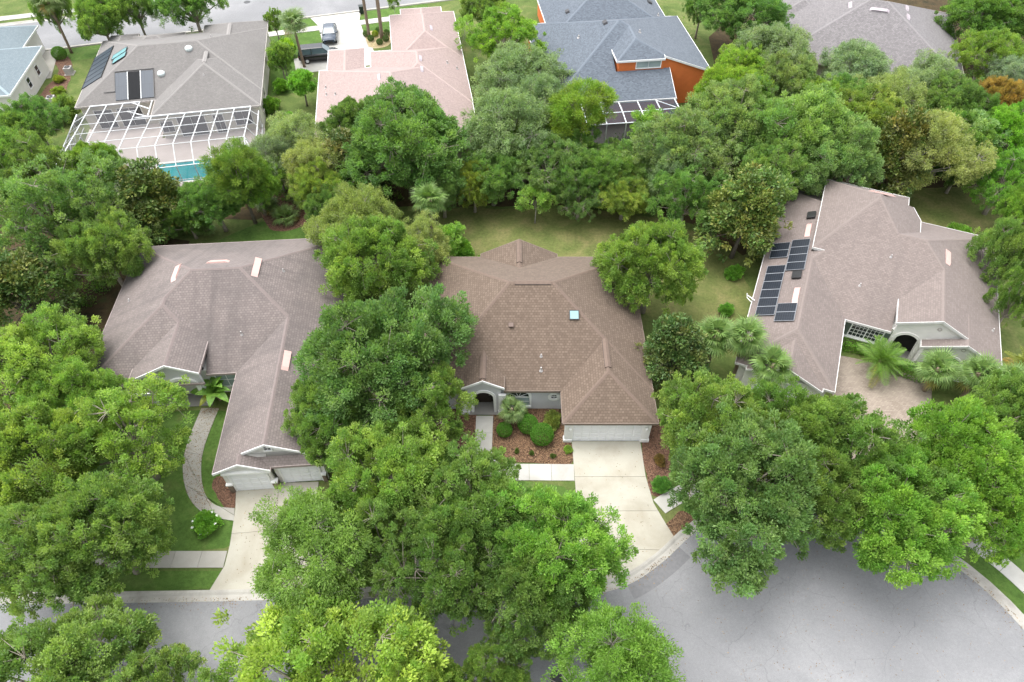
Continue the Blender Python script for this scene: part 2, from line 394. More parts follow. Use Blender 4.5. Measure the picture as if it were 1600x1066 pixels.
def build_roof(root, prims, mat, fascia, cap, rake=None, drop=0.2, thick=0.12):
    cap_col = plain('ridge_cap_' + mat.name, cap, 0.92, 0.1, 6.0)
    pieces = envelope(prims)
    V = []
    def vid(p):
        for i, q in enumerate(V):
            if abs(p[0]-q[0]) < 2e-3 and abs(p[1]-q[1]) < 2e-3 and abs(p[2]-q[2]) < 4e-3: return i
        V.append(p); return len(V)-1
    faces = []
    for poly, (a, b, c) in pieces:
        if area(poly) < 0: poly = poly[::-1]
        ids = []
        for x, y in poly:
            i = vid((x, y, a*x+b*y+c))
            if not ids or ids[-1] != i: ids.append(i)
        if ids[0] == ids[-1]: ids.pop()
        if len(ids) > 2: faces.append((ids, (a, b)))
    # put every vertex that lies on an edge into that edge
    fin = []
    for ids, g in faces:
        new = []
        for k in range(len(ids)):
            p, q = V[ids[k]], V[ids[(k+1) % len(ids)]]
            new.append(ids[k]); on = []
            L2 = sum((q[m]-p[m])**2 for m in range(3))
            for i, r in enumerate(V):
                if i in ids: continue
                tt = sum((r[m]-p[m])*(q[m]-p[m]) for m in range(3))/L2
                if 1e-4 < tt < 1-1e-4 and sum((p[m]+tt*(q[m]-p[m])-r[m])**2 for m in range(3)) < 3e-5: on.append((tt, i))
            new += [i for _, i in sorted(on)]
        fin.append((new, g))
    me = bpy.data.meshes.new('roof')
    me.from_pydata(V, [], [f for f, _ in fin]); me.materials.append(mat)
    uvl = me.uv_layers.new(name='UVMap')
    for pi, pol in enumerate(me.polygons):
        a, b = fin[pi][1]; s = math.hypot(a, b); gx, gy = a/s, b/s; k = math.sqrt(1+s*s)
        for li in pol.loop_indices:
            x, y, z = V[me.loops[li].vertex_index]
            uvl.data[li].uv = (x*gy - y*gx, (x*gx + y*gy)*k)
    # underside
    me.update()
    o = link(bpy.data.objects.new('roof', me), root)
    un = MB()
    for f, _ in fin: un.poly([(V[i][0], V[i][1], V[i][2]-thick) for i in reversed(f)])
    un.build('soffit', M['white'], o)
    # edges
    E = {}
    for fi, (f, g) in enumerate(fin):
        for k in range(len(f)):
            E.setdefault(frozenset((f[k], f[(k+1) % len(f)])), []).append((fi, f[k], f[(k+1) % len(f)]))
    for key, us in E.items():
        if len(key) < 2: continue
        fi, i, j = us[0]; p, q = Vector(V[i]), Vector(V[j]); dv = q - p
        if dv.length < 0.05: continue
        if len(us) == 1:
            nrm = Vector((dv.y, -dv.x, 0)).normalized(); mid = (p+q)/2
            h = roof_h(prims, mid.x + nrm.x*0.06, mid.y + nrm.y*0.06)
            if h is not None and h[0] > mid.z - 0.08: continue
            up, dn = Vector((0,0,0.012)), Vector((0,0,-drop)); e = dv.normalized()*0.03
            a0, a1 = p - nrm*0.004 - e, q - nrm*0.004 + e; b0, b1 = p + nrm*0.045 - e, q + nrm*0.045 + e
            fa = MB(); n = 0; fa.v += [tuple(v) for v in (a0+dn, a1+dn, b1+dn, b0+dn, a0+up, a1+up, b1+up, b0+up)]
            fa.f += [tuple(n+t for t in r) for r in ((0,1,2,3),(7,6,5,4),(4,5,1,0),(5,6,2,1),(6,7,3,2),(7,4,0,3))]
            fa.build('fascia', (rake or fascia) if (abs(dv.z) > 0.08*dv.length and nrm.y < -0.5) else fascia, o)
        elif len(us) == 2:
            ga, gb = fin[us[0][0]][1], fin[us[1][0]][1]
            if math.hypot(ga[0]-gb[0], ga[1]-gb[1]) < 0.05: continue
            e = Vector((dv.y, -dv.x, 0)).normalized()         # outward of face us[0]
            # convex when slope of face0 falls toward its inside more than face1's plane continues
            if (ga[0]-gb[0])*e.x + (ga[1]-gb[1])*e.y <= 0.05: continue
            z0 = Vector((0,0,0.02)); ww = 0.14
            l0 = -e*ww; lz = -(ga[0]*e.x + ga[1]*e.y)*ww; r0 = e*ww; rz = (gb[0]*e.x + gb[1]*e.y)*ww
            A0 = p + l0 + Vector((0,0,lz+0.012)); A1 = q + l0 + Vector((0,0,lz+0.012))
            B0 = p + r0 + Vector((0,0,rz+0.012)); B1 = q + r0 + Vector((0,0,rz+0.012))
            cm_ = MB(); cm_.v = [tuple(v) for v in (A0, A1, q+z0, p+z0, B1, B0)]; cm_.f = [(0,1,2,3),(3,2,4,5)]; cm_.build('ridge_cap', cap_col, o)
    return o

def plane_mat(prims, x, y, yaw=0.0, lift=0.0):
    """matrix on the roof at x,y: local z = roof normal, local y = up the slope turned by yaw"""
    z, (a, b, c) = roof_h(prims, x, y)
    n = Vector((-a, -b, 1)).normalized(); s = math.hypot(a, b)
    up = Vector((a/s, b/s, s)).normalized(); rt = up.cross(n)
    if yaw:
        cy, sy = math.cos(R(yaw)), math.sin(R(yaw)); rt, up = rt*cy + up*sy, up*cy - rt*sy
    m = Matrix((rt, up, n)).transposed().to_4x4(); m.translation = Vector((x, y, z)) + n*lift
    return m
def slot_vent(root, prims, x, y, wid, length, mat, yaw=0, h=0.11, name='roof_vent'):
    """low hooded vent with sloping sides"""
    m = plane_mat(prims, x, y, yaw); b = MB(); hw, hl = wid/2, length/2
    pts = [(-hw,-hl,0),(hw,-hl,0),(hw,hl,0),(-hw,hl,0),(-hw*.72,-hl*.96,h),(hw*.72,-hl*.96,h),(hw*.72,hl*.96,h),(-hw*.72,hl*.96,h)]
    b.v = [tuple(m @ Vector(p)) for p in pts]
    b.f = [(3,2,1,0),(4,5,6,7),(0,1,5,4),(1,2,6,5),(2,3,7,6),(3,0,4,7)]
    return b.build(name, mat, root)
def pipe_vent(root, prims, x, y, h=0.35, r=0.05):
    z, _ = roof_h(prims, x, y)
    b = MB(); b.tube([(x,y,z-0.05),(x,y,z+h)], [r,r], 8); b.tube([(x,y,z-0.04),(x,y,z+0.1)], [r*2.6,r*1.1], 8)
    return b.build('vent_pipe', M['lead'], root)
def box_vent(root, prims, x, y, wid, length, h, mat):
    m = plane_mat(prims, x, y, 0, h*0.75); b = MB(); b.obox(m, wid/2, length/2, h*0.25)
    m2 = plane_mat(prims, x, y, 0, h*0.25); b.obox(m2, wid*0.38, length*0.38, h*0.3)
    return b.build('attic_vent', mat, root)
def framed_panel(root, prims, x, y, wid, length, glass, frame, name, yaw=0, lift=0.12, fr=0.04, th=0.03, sub='glass'):
    """flat framed panel on a roof slope (solar panel, skylight); frame and glass are its pieces"""
    m = plane_mat(prims, x, y, yaw, lift); hw, hl = wid/2, length/2
    b = MB()
    for (cx, cy, sx, sy) in ((0,hl-fr/2,hw,fr/2),(0,-hl+fr/2,hw,fr/2),(hw-fr/2,0,fr/2,hl-fr),(-hw+fr/2,0,fr/2,hl-fr)):
        b.obox(m @ Matrix.Translation((cx,cy,0)), sx, sy, th)
    if lift > 0.06:
        for sx in (-1, 1):
            b.obox(m @ Matrix.Translation((sx*hw*0.6, 0, -lift/2 - th*0.5)), 0.02, hl*0.9, lift/2)
    f = b.build(name, frame, root)
    me = MB().box(-hw+fr, hw-fr, -hl+fr, hl-fr, -th*0.5, th*0.6).mesh(sub, glass)
    g = bpy.data.objects.new(sub, me); g.matrix_local = m; link(g, f)
    return f

def profile_wall(root, xs, zb, zt, y0, y1, mat, name='wall'):
    """wall slab between y0 and y1 whose bottom and top edges follow zb(x), zt(x); for arches and gables"""
    b = MB(); n = len(xs)
    for x in xs:
        b.v += [(x,y0,zb(x)),(x,y0,zt(x)),(x,y1,zb(x)),(x,y1,zt(x))]
    for i in range(n-1):
        A, B = 4*i, 4*(i+1)
        if abs(xs[i+1]-xs[i]) < 1e-6 and abs(zb(xs[i])-zb(xs[i+1])) < 1e-6: continue
        b.f += [(A,B,B+1,A+1),(A+3,B+3,B+2,A+2),(A+1,B+1,B+3,A+3),(A+2,B+2,B,A)]
    b.f += [(0,1,3,2),(4*n-4,4*n-2,4*n-1,4*n-3)]
    return b.build(name, mat, root)
def lin(a, b, n): return [a+(b-a)*i/(n-1) for i in range(n)]
def arch(x, cx, hw, spring, rise):
    t = min(1, abs(x-cx)/hw); return spring + rise*math.sqrt(max(0, 1-t*t))

def facade(root, name, x, y, z, ang=0.0):
    """empty-free transform for things on a facade: returns matrix, local x along the wall, local y out of it (towards -y when ang=0), z up"""
    return Matrix.Translation((x, y, z)) @ Matrix.Rotation(R(ang), 4, 'Z')
def window(root, x, y, z, wd, ht, ang=0.0, cols=2, rows=2, frame='white', glass='glass', fw=0.08, mullion=0):
    """window on a wall facing -y (ang turns it); centre x,y at the wall face, sill height z"""
    m = facade(root, 'w', x, y, z, ang); b = MB(); hw = wd/2
    def bar(cx, cz, sx, sz, sy=0.05): b.obox(m @ Matrix.Translation((cx, -0.02, cz)), sx, sy, sz)
    bar(0, -fw/2, hw+fw, fw/2, 0.08); bar(0, ht+fw/2, hw+fw, fw/2); bar(-hw-fw/2, ht/2, fw/2, ht/2); bar(hw+fw/2, ht/2, fw/2, ht/2)
    for i in range(1, cols): bar(-hw + wd*i/cols, ht/2, 0.035 if (mullion and i == cols//2) else 0.014, ht/2, 0.03)
    for i in range(1, rows): bar(0, ht*i/rows, hw, 0.014, 0.028)
    f = b.build('window', M[frame], root)
    pb = MB().obox(m @ Matrix.Translation((0, 0.0, ht/2)), hw, 0.02, ht/2); pb.build('pane', M[glass], f)
    return f
def garage_door(root, x0, x1, y, ht=2.15, rows=4, cols=8, ang=0):
    t = 0.12; b = MB()
    b.box(x0-t, x0, y-0.05, y+0.04, 0.02, ht+t); b.box(x1, x1+t, y-0.05, y+0.04, 0.02, ht+t); b.box(x0, x1, y-0.05, y+0.04, ht, ht+t)
    f = b.build('garage_door', M['white'], root)
    MB().box(x0, x1, y-0.012, y+0.03, 0.03, ht).build('door_leaf', M['garage_white'], f)
    pw, ph = (x1-x0)/cols, (ht-0.03)/rows
    hw, hh = pw/2-0.035, ph/2-0.03
    pm = MB(); pm.v = [(-hw,0,-hh),(hw,0,-hh),(hw,0,hh),(-hw,0,hh),(-hw*.86,-0.02,-hh*.8),(hw*.86,-0.02,-hh*.8),(hw*.86,-0.02,hh*.8),(-hw*.86,-0.02,hh*.8)]
    pm.f = [(4,5,6,7),(0,1,5,4),(1,2,6,5),(2,3,7,6),(3,0,4,7)]
    me = pm.mesh('panel', M['garage_white'])
    for r in range(rows):
        for c in range(cols):
            inst('panel', me, f, (x0+pw*(c+0.5), y-0.013, 0.03+ph*(r+0.5)))
    return f
def lantern(root, x, y, z):
    b = MB(); b.box(x-0.05, x+0.05, y-0.1, y, z-0.03, z+0.03); b.tube([(x,y-0.16,z-0.12),(x,y-0.16,z+0.14),(x,y-0.16,z+0.24)], [0.08,0.1,0.02], 8)
    return b.build('wall_lantern', M['white'], root)

# ------------------------------------------------------------------ ground, roads, paths
def sheet(name, pts, z, mat, kind='structure', parent=None):
    b = MB(); b.poly([(p[0], p[1], z) for p in (pts if area(pts) > 0 else pts[::-1])])
    o = b.build(name, mat, parent)
    return tag(o, kind=kind) if parent is None else o
def smooth_line(pts, n=6):
    out = []
    for i in range(len(pts)-1):
        p0, p1, p2, p3 = pts[max(i-1,0)], pts[i], pts[i+1], pts[min(i+2, len(pts)-1)]
        for k in range(n):
            t = k/n
            out.append(tuple(0.5*((2*p1[m]) + (-p0[m]+p2[m])*t + (2*p0[m]-5*p1[m]+4*p2[m]-p3[m])*t*t + (-p0[m]+3*p1[m]-3*p2[m]+p3[m])*t**3) for m in range(2)))
    out.append(pts[-1]); return out
def wavy(pts, n=5, amp=0.18, seed=1):
    """closed outline, smoothed and roughened: the edge of a bed or lawn"""
    rr = random.Random(seed); k = len(pts)
    ext = [pts[-1]] + list(pts) + [pts[0], pts[1]]; out = []
    for i in range(1, k+1):
        p0, p1, p2, p3 = ext[i-1], ext[i], ext[i+1], ext[i+2] if i+2 < len(ext) else ext[2]
        for q in range(n):
            t = q/n
            x, y = (0.5*((2*p1[m]) + (-p0[m]+p2[m])*t + (2*p0[m]-5*p1[m]+4*p2[m]-p3[m])*t*t + (-p0[m]+3*p1[m]-3*p2[m]+p3[m])*t**3) for m in range(2))
            out.append((x+rr.uniform(-amp, amp), y+rr.uniform(-amp, amp)))
    return out

sheet('ground', [(-300,-150),(300,-150),(300,450),(-300,450)], 0.0, M['grass'])
BC = (18.5, 9.0); BR = 12.9
arc = [(BC[0]+BR*math.cos(R(a)), BC[1]+BR*math.sin(R(a))) for a in range(112, -150, -6)]
kerb_line = smooth_line([(-90,14.6),(-60,15.0),(-24,15.3),(-12,15.55),(-3,15.6),(2.5,15.6),(5.2,15.85),(7.5,16.55),(9.6,17.9),(11.3,19.35),(12.6,20.3)], 6)[:-1] + arc[0:]
low_line = [(6.6,3.2),(4.2,6.4),(0,8.1),(-10,8.6),(-60,8.4),(-90,8.0)]
sheet('road', kerb_line + low_line, 0.006, M['asphalt'])
def sweep(name, line, prof, mat, closed=False):
    """prof: list of (offset to the left of travel, z)"""
    b = MB(); k = len(prof); n = len(line)
    for i, p in enumerate(line):
        a = line[max(i-1,0)]; c = line[min(i+1,n-1)]; t = Vector((c[0]-a[0], c[1]-a[1])).normalized(); nn = Vector((-t.y, t.x))
        for o, z in prof: b.v.append((p[0]+nn.x*o, p[1]+nn.y*o, z))
    for i in range(n-1):
        for j in range(k-1):
            b.f.append((i*k+j, (i+1)*k+j, (i+1)*k+j+1, i*k+j+1))
    return b.build(name, mat)
tag(sweep('kerb', kerb_line[6:], [(-0.02,0.0),(-0.0,0.012),(0.36,0.03),(0.5,0.11),(0.62,0.135),(0.66,0.13),(0.66,0.0)], M['kerb']), kind='structure')
# far street behind the back row of houses
u = Vector((math.cos(R(16.6)), math.sin(R(16.6)))); nn = Vector((-u.y, u.x))
def fs(s, d): p = u*s + nn*d; return (p.x, p.y)
sheet('far_road', [fs(-110,100.4),(fs(120,100.4)),fs(120,109.2),fs(-110,109.2)], 0.006, M['asphalt'])
for d0, sg in ((100.4, -1), (109.2, 1)):
    line = [fs(s, d0) for s in range(-110, 121, 10)]
    tag(sweep('kerb', line, [(0.02*sg,0.0),(0,0.012),(sg*0.36,0.03),(sg*0.5,0.11),(sg*0.62,0.135),(sg*0.66,0.0)], M['kerb']), kind='structure')
# woodland floor and lawns
sheet('woodland_floor', wavy([(-30,52),(-20,53),(-5,54.2),(4,54),(13,53.2),(18,50.5),(21,47),(22.5,50),(26,57),(34,58),(40,57),(47,57),(56,58),(80,66),(80,112),(30,96),(24,64),(0,61),(-22,60.5),(-46,60),(-60,66),(-60,54)], 5, 0.3, 3), 0.004, M['litter'])
sheet('leaf_litter', wavy([(-34,50),(-30,47),(-29,36),(-31,30),(-40,26),(-58,30),(-60,54)], 5, 0.3, 4), 0.005, M['litter'])
sheet('lawn', wavy([(-7,44),(-8,48),(-7,53.5),(0,53.6),(8,53.6),(13,52.6),(17.5,50),(20,46),(21,40),(19,36.5),(15,36),(11,40),(11,44)], 5, 0.2, 5), 0.008, M['lawn_dry'])
sheet('lawn', wavy([(37.5,51),(39.5,56),(44,57.2),(49,56.5),(50,50),(46,46),(42,48)], 5, 0.2, 6), 0.008, M['lawn_dry'])
sheet('lawn', wavy([(-28,46),(-25,51),(-20,52.3),(-16,52),(-15,46)], 5, 0.2, 7), 0.008, M['lawn_lush'])
sheet('lawn', wavy([(-36,19),(-36,27),(-25,29.5),(-20.5,29),(-20.3,24),(-19,21.4),(-18.6,18.8)], 3, 0.06, 8), 0.008, M['lawn_lush'])
sheet('lawn', [(-36,17.3),(-18.2,17.3),(-18.6,16.2),(-22,16.0),(-36,15.9)], 0.008, M['lawn_lush'])
sheet('lawn', wavy([(-12.2,16.6),(-12.6,22),(-10,26),(-3.6,26),(-2.9,24),(3.6,23.3),(4.2,20),(3.8,16.6)], 3, 0.1, 9), 0.008, M['lawn_lush'])
sheet('lawn', [(BC[0]+r*math.cos(R(a)), BC[1]+r*math.sin(R(a))) for r, aa in ((13.6, range(120,-20,-5)), (21, range(-15,125,5))) for a in aa], 0.008, M['lawn_lush'])
sheet('lawn', [fs(-5,95.5),fs(1.35,95.5),fs(1.35,89.2),fs(-2.5,88.6),fs(-3,80),fs(-6,80)], 0.008, M['lawn_lush'])
sheet('lawn', [fs(-5,99.7),fs(1.35,99.7),fs(1.35,97.1),fs(-5,97.1)], 0.009, M['lawn_lush'])
sheet('lawn', [fs(7.1,99.7),fs(17,99.7),fs(17,97.1),fs(7.1,97.1)], 0.008, M['lawn_lush'])
sheet('lawn', [fs(7.1,95.5),fs(17,95.5),fs(17,90),fs(7.1,90)], 0.008, M['lawn_lush'])
sheet('lawn', [fs(-60,99.6),fs(-10,99.6),fs(-10,96),fs(-60,96)], 0.008, M['lawn_lush'])
sheet('mulch_bed', wavy([(-1.36,29.6),(-1.44,26.4),(-1.2,25.5),(-.7,25.2),(1.5,25.1),(4.2,25.06),(4.2,26.85),(3.75,27.2),(3.75,29.7)], 4, 0.04, 11), 0.03, M['mulch'])
sheet('mulch_bed', wavy([(9.35,27),(9.35,24.2),(9.55,22.6),(10.6,22.9),(11.3,26),(10.8,30),(10,30)], 4, 0.06, 12), 0.016, M['mulch_red'])
sheet('mulch_bed', wavy([(9.9,20.2),(10.3,19.6),(11.2,19.6),(12.2,20.6),(11.4,21.4),(10.7,20.9)], 3, 0.06, 13), 0.016, M['mulch'])
sheet('mulch_bed', wavy([(-5.5,29.6),(-5.6,27),(-3.2,26.3),(-2.75,27),(-2.75,29.4)], 4, 0.06, 14), 0.016, M['mulch_red'])
sheet('mulch_bed', wavy([(-20.3,24.1),(-19,23.2),(-18.65,21.7),(-19.3,21.7),(-20.2,22.6),(-20.7,23.6)], 4, 0.05, 15), 0.016, M['mulch_red'])
sheet('mulch_bed', wavy([(-59.5,85),(-56.5,84.6),(-54.4,80),(-53.4,75.5),(-55.2,73),(-56,76),(-56.4,81)], 4, 0.12, 16), 0.016, M['mulch_red'])
sheet('mulch_bed', wavy([(-24.5,53),(-22.5,50.4),(-19.5,51.2),(-18,53.5),(-20,56),(-24,56)], 4, 0.15, 17), 0.016, M['mulch_red'])
sheet('gravel_bed', wavy([(-19.9,91.2),(-18.6,91.9),(-17,91.6),(-15.9,90.6),(-16.2,87.6),(-18.2,86.9),(-19.6,88.2)], 4, 0.05, 18), 0.02, M['sand'])

def slabs(root, poly, cuts, z0, z1, mat, gap=0.02):
    """cut a paved area into slabs along lines (nx, ny, d): points with nx*x+ny*y=d"""
    parts = [poly]
    for nx, ny, dd in cuts:
        nxt = []
        for p in parts:
            a, _ = clip(p, nx, ny, -dd-gap/2); _, b = clip(p, nx, ny, -dd+gap/2)
            for q in (a, b):
                if len(q) > 2 and abs(area(q)) > 0.02: nxt.append(q)
        parts = nxt
    for p in parts:
        # drop doubled points
        p = [q for i, q in enumerate(p) if math.hypot(q[0]-p[i-1][0], q[1]-p[i-1][1]) > 1e-4]
        MB().prism(p, z0, z1).build('slab', mat, root)
def paved(name, poly, cuts, mat, z1=0.05):
    r = tag(empty(name, (0,0,0)), kind='structure')
    slabs(r, poly, cuts, 0.0, z1, mat); return r
near = [p for p in kerb_line[:60] if 4.1 < p[0] < 10.9]
off = []
for i, p in enumerate(near):
    a, c = near[max(i-1,0)], near[min(i+1,len(near)-1)]; t = Vector((c[0]-a[0], c[1]-a[1])).normalized()
    off.append((p[0]-t.y*0.66, p[1]+t.x*0.66))
paved('driveway', [(4.32,26.88),(4.36,23.3),(4.36,20),(4.1,16.9)] + [p for p in off if p[0] > 4.0] + [(10.55,19.6),(10.15,20.5),(9.55,22.0),(9.28,24.0),(9.26,26.88)],
      [(0,1,24.0),(0,1,21.4),(0.03,1,18.95)], M['concrete'])
paved('driveway', [(-18.92,23.1),(-18.55,21.5),(-18.24,19),(-18.2,17.6),(-18.7,16.05),(-12.5,16.2),(-12.75,17.6),(-13.2,20),(-13.35,23.6),(-15.9,23.5)],
      [(0.996,0.087,-13.9),(-0.087,0.996,21.3)], M['concrete'])
paved('walkway', [(-2.66,29.1),(-2.66,25.8),(-2.5,24.9),(-1.9,24.2),(-1.0,23.82),(0,23.72),(4.32,23.68),(4.34,24.98),(-.4,25.02),(-1.0,25.2),(-1.35,25.6),(-1.44,26.2),(-1.4,29.1)],
      [(0,1,27.6),(0,1,26.2),(1,0,-.3),(1,0,1.2),(1,0,2.75)], M['concrete_white'])
bl = smooth_line([(-23.3,29.8),(-23.4,26.5),(-22.95,24.3),(-21.85,22.3),(-20.3,21.1),(-18.45,20.7)], 5)
brr = smooth_line([(-22.0,29.8),(-22.1,26.5),(-21.75,24.5),(-20.95,22.7),(-19.9,21.8),(-18.62,21.6)], 5)
paved('walkway', bl + brr[::-1], [(0.2,0.98,20.8),(0.5,0.866,9.0),(0.8,0.6,-3.2)], M['concrete_b'])
paved('sidewalk', [(-36,17.46),(-18.26,17.5),(-18.3,18.6),(-36,18.56)], [(1,0,x) for x in (-34.2,-32.4,-30.6,-28.8,-27,-25.2,-23.4,-21.6,-19.9)], M['concrete_b'])
paved('sidewalk', [(-12.7,17.6),(4.2,17.5),(4.3,18.7),(-12.95,18.7)], [(1,0,x) for x in (-11,-9.2,-7.4,-5.6,-3.8,-2,-.2,1.6,3.2)], M['concrete_b'])
ring = tag(empty('sidewalk'), kind='structure')
for a in range(124, 0, -6):
    pts = [(BC[0]+rr*math.cos(R(q)), BC[1]+rr*math.sin(R(q))) for rr, qs in ((14.75,(a,a-2,a-4,a-5.9)),(15.95,(a-5.9,a-4,a-2,a))) for q in qs]
    MB().prism(pts, 0.0, 0.05).build('slab', M['concrete_white'], ring)
sheet('paver_driveway', wavy([(25.6,34.6),(27.2,34.7),(29.5,33.8),(31.4,32.8),(32.3,32),(31.2,29.6),(29,27),(26.5,24.5),(24.6,21.4),(21.0,21.6),(22.0,25),(23.6,29),(24.4,31)], 4, 0.02, 21), 0.03, M['paver'])
paved('driveway', [fs(0.6,99.7),fs(7.6,99.7),fs(7.0,97),fs(7.0,89),fs(7.5,88.6),fs(7.5,80.5),fs(6.4,80.5),fs(6.4,84),fs(1.3,84),fs(1.3,84.4),fs(-2.6,84.2),fs(-2.6,88.4),fs(1.4,89.2),fs(1.4,97)],
      [(-.286,.958,96.3),(-.286,.958,90.8)], M['concrete_white'])
paved('sidewalk', [fs(-6,95.6),fs(1.37,95.6),fs(1.37,97.0),fs(-6,97.0)], [(u.x,u.y,s) for s in (-4.6,-3.1,-1.6,-.1)], M['concrete_white'])
paved('sidewalk', [fs(7.03,95.6),fs(17,95.6),fs(17,97),fs(7.03,97)], [(u.x,u.y,s) for s in (8.5,10,11.5,13,14.5,16)], M['concrete_white'])
paved('sidewalk', [fs(-60,111),fs(-15,111),fs(-15,112.4),fs(-60,112.4)], [(u.x,u.y,s) for s in range(-58,-16,3)], M['concrete_white'])
paved('driveway', [fs(-38.5,99.7),fs(-31.5,99.7),fs(-31.5,92),fs(-38.5,92)], [(u.x,u.y,-35)], M['concrete_b'])
def manhole(x, y, label):
    r = empty('manhole_cover', (x, y, 0.008), 0, label, 'manhole cover')
    MB().disc_ring((0,0,0), 0.36, 0.46, (1,0,0), (0,1,0), 0.012).build('frame', M['dark_metal'], r)
    MB().disc_ring((0,0,0), 0, 0.355, (1,0,0), (0,1,0), 0.008).build('lid', M['dark_metal'], r)
manhole(2.62, 11.1, 'round iron manhole cover in the cul-de-sac asphalt at the bottom edge')
manhole(-38.0, 100.9, 'dark iron manhole cover in the far street behind the grey house')

# ------------------------------------------------------------------ house roofs as volumes (metres, house coordinates)
# PRIMS-BEGIN
RA = [hip(-6.7,10.1,29.4,43.6,2.75,0.5,1.09,1.01,0.945,1.06),
      hip(3.5,10.1,26.6,36.5,2.75,0.5,b=0),
      hip(-2.65,3.85,38,44.0,2.75,0.5,f=0,b=0),
      hip(-3.6,-0.55,29.3,33.5,3.2,0.55,f=0,b=0)]
RB = [hip(-7.7,10.6,-7.2,7.5,2.75,0.5),
      hip(3.3,10.6,-14.85,0,2.75,0.5,f=0,b=0),
      ([(-7.7,-8.0),(1.1,-8.0),(1.1,0),(-7.7,0)], [(0.5,0,2.75+0.5*7.7),(-0.5,0,5.5-0.5*2.2),(0,0.5,2.75+0.5*8.0)]),
      ([(-4.0,-7.95),(1.1,-7.95),(1.1,-2),(-4.0,-2)], [(0.5,0,4.62+0.5*1.45),(-0.5,0,4.4)]),
      hip(3.3,7.0,-15.65,-12,2.75,0.5,f=0,b=0),
      ([(5.3,-15.4),(10.6,-15.4),(10.6,-14.4),(5.3,-14.4)], [(0,0.75,2.75+0.75*15.4)])]
RCs = [([(-8.45,-6.7),(9.7,-6.7),(9.7,8.4),(-8.45,8.4)], [(0.47,0,2.75+0.47*8.45),(-0.47,0,2.75+0.47*9.7),(0,0.385,2.75+0.385*6.7),(0,-0.45,2.75+0.45*8.4)]),
      ([(-5.1,-1.5),(1.9,-1.5),(1.9,8.6),(-5.1,8.6)], [(0.55,0,4.75+0.55*5.1),(-0.55,0,4.75+0.55*1.9),(0,-0.55,4.75+0.55*8.6),(0,0.385,2.75+0.385*6.7)]),
      ([(-1.6,1.0),(2.95,1.0),(2.95,5.6),(1.9,6.9),(-1.6,6.9)], [(-0.56,0,4.75+0.56*2.95),(0,-0.9,4.9+0.9*6.9),(0,0.385,2.75+0.385*6.7),(0.55,0,4.75+0.55*5.1)]),
      ([(2.0,-6.7),(9.7,-6.7),(9.7,2),(2.0,2)], [(0.47,0,3.8-0.47*2.0),(-0.47,0,2.75+0.47*9.7)]),
      ([(4.15,-7.45),(9.7,-7.45),(9.7,-4),(4.15,-4)], [(0.47,0,2.82-0.47*4.15),(-0.47,0,2.755+0.47*9.7)]),
      hip(-8.45,-1.4,-14.4,8.9,2.75,0.47),
      hip(-7.6,-2.2,-14.75,-9,2.75,0.47,f=0,b=0)]
RD = [hip(-10.6,9.0,-6.9,8.75,3.0,0.47,f=1,b=0.735),
      hip(-2.3,9.0,-10.2,2,3.0,0.44),
      hip(1.2,9.0,0,10.8,3.0,0.44),
      hip(-9.9,-6.6,4,10.0,3.0,0.4), hip(-7.5,-1.0,4,9.3,3.0,0.4)]
REs = [hip(-16,1.2,-3,8.6,3.0,0.42), hip(-14,-1.0,2,14.5,3.0,0.45)]
RF = [hip(-9.1,7.6,-16.1,1.6,3.0,0.42), hip(-3.2,7.65,-8,5.4,3.0,0.42), hip(-0.65,7.66,2,15.0,3.0,0.42),
      hip(0.8,6.1,10,16.6,3.0,0.42), hip(-8.2,-3.9,-4,6.5,3.0,0.42), hip(-9.1,-6,-12,0.3,3.0,0.42,b=0)]
RG = [([(-9.6,-13.4),(4.4,-13.4),(4.4,6.4),(-9.6,6.4)], [(0.46,0,3+0.46*9.6),(0,0.43,3+0.43*13.4),(0,-0.44,3+0.44*6.4),(-0.36,0,3.9+0.36*9.4)]),
      ([(3.7,-9.7),(9.4,-9.7),(9.4,6.4),(3.7,6.4)], [(-0.36,0,3.9+0.36*9.4),(0,-0.44,3+0.44*6.4)]),
      ([(-1.7,-9.8),(3.7,-9.8),(3.7,0),(-1.7,0)], [(0.5,0,5.72+0.5*1.7),(0,0.5,5.72+0.5*9.8),(-0.36,0,3.9+0.36*9.4),(0,-0.44,3+0.44*6.4)]),
      hip(-7,8.6,2,16,3.0,0.42)]
RH = [hip(-10.5,10.5,-9.5,9.5,3.0,0.43), hip(-12,-4,0,14,3.0,0.42)]
OA, OB, OCC, OD, OE, OF, OG, OH = (0,0,0),(-24,38,4.35),(30,42,-23),(-38,76,11),(-57,72.6,8),(-13,75,8.5),(12,82,7),(44,84.4,-18)
# PRIMS-END

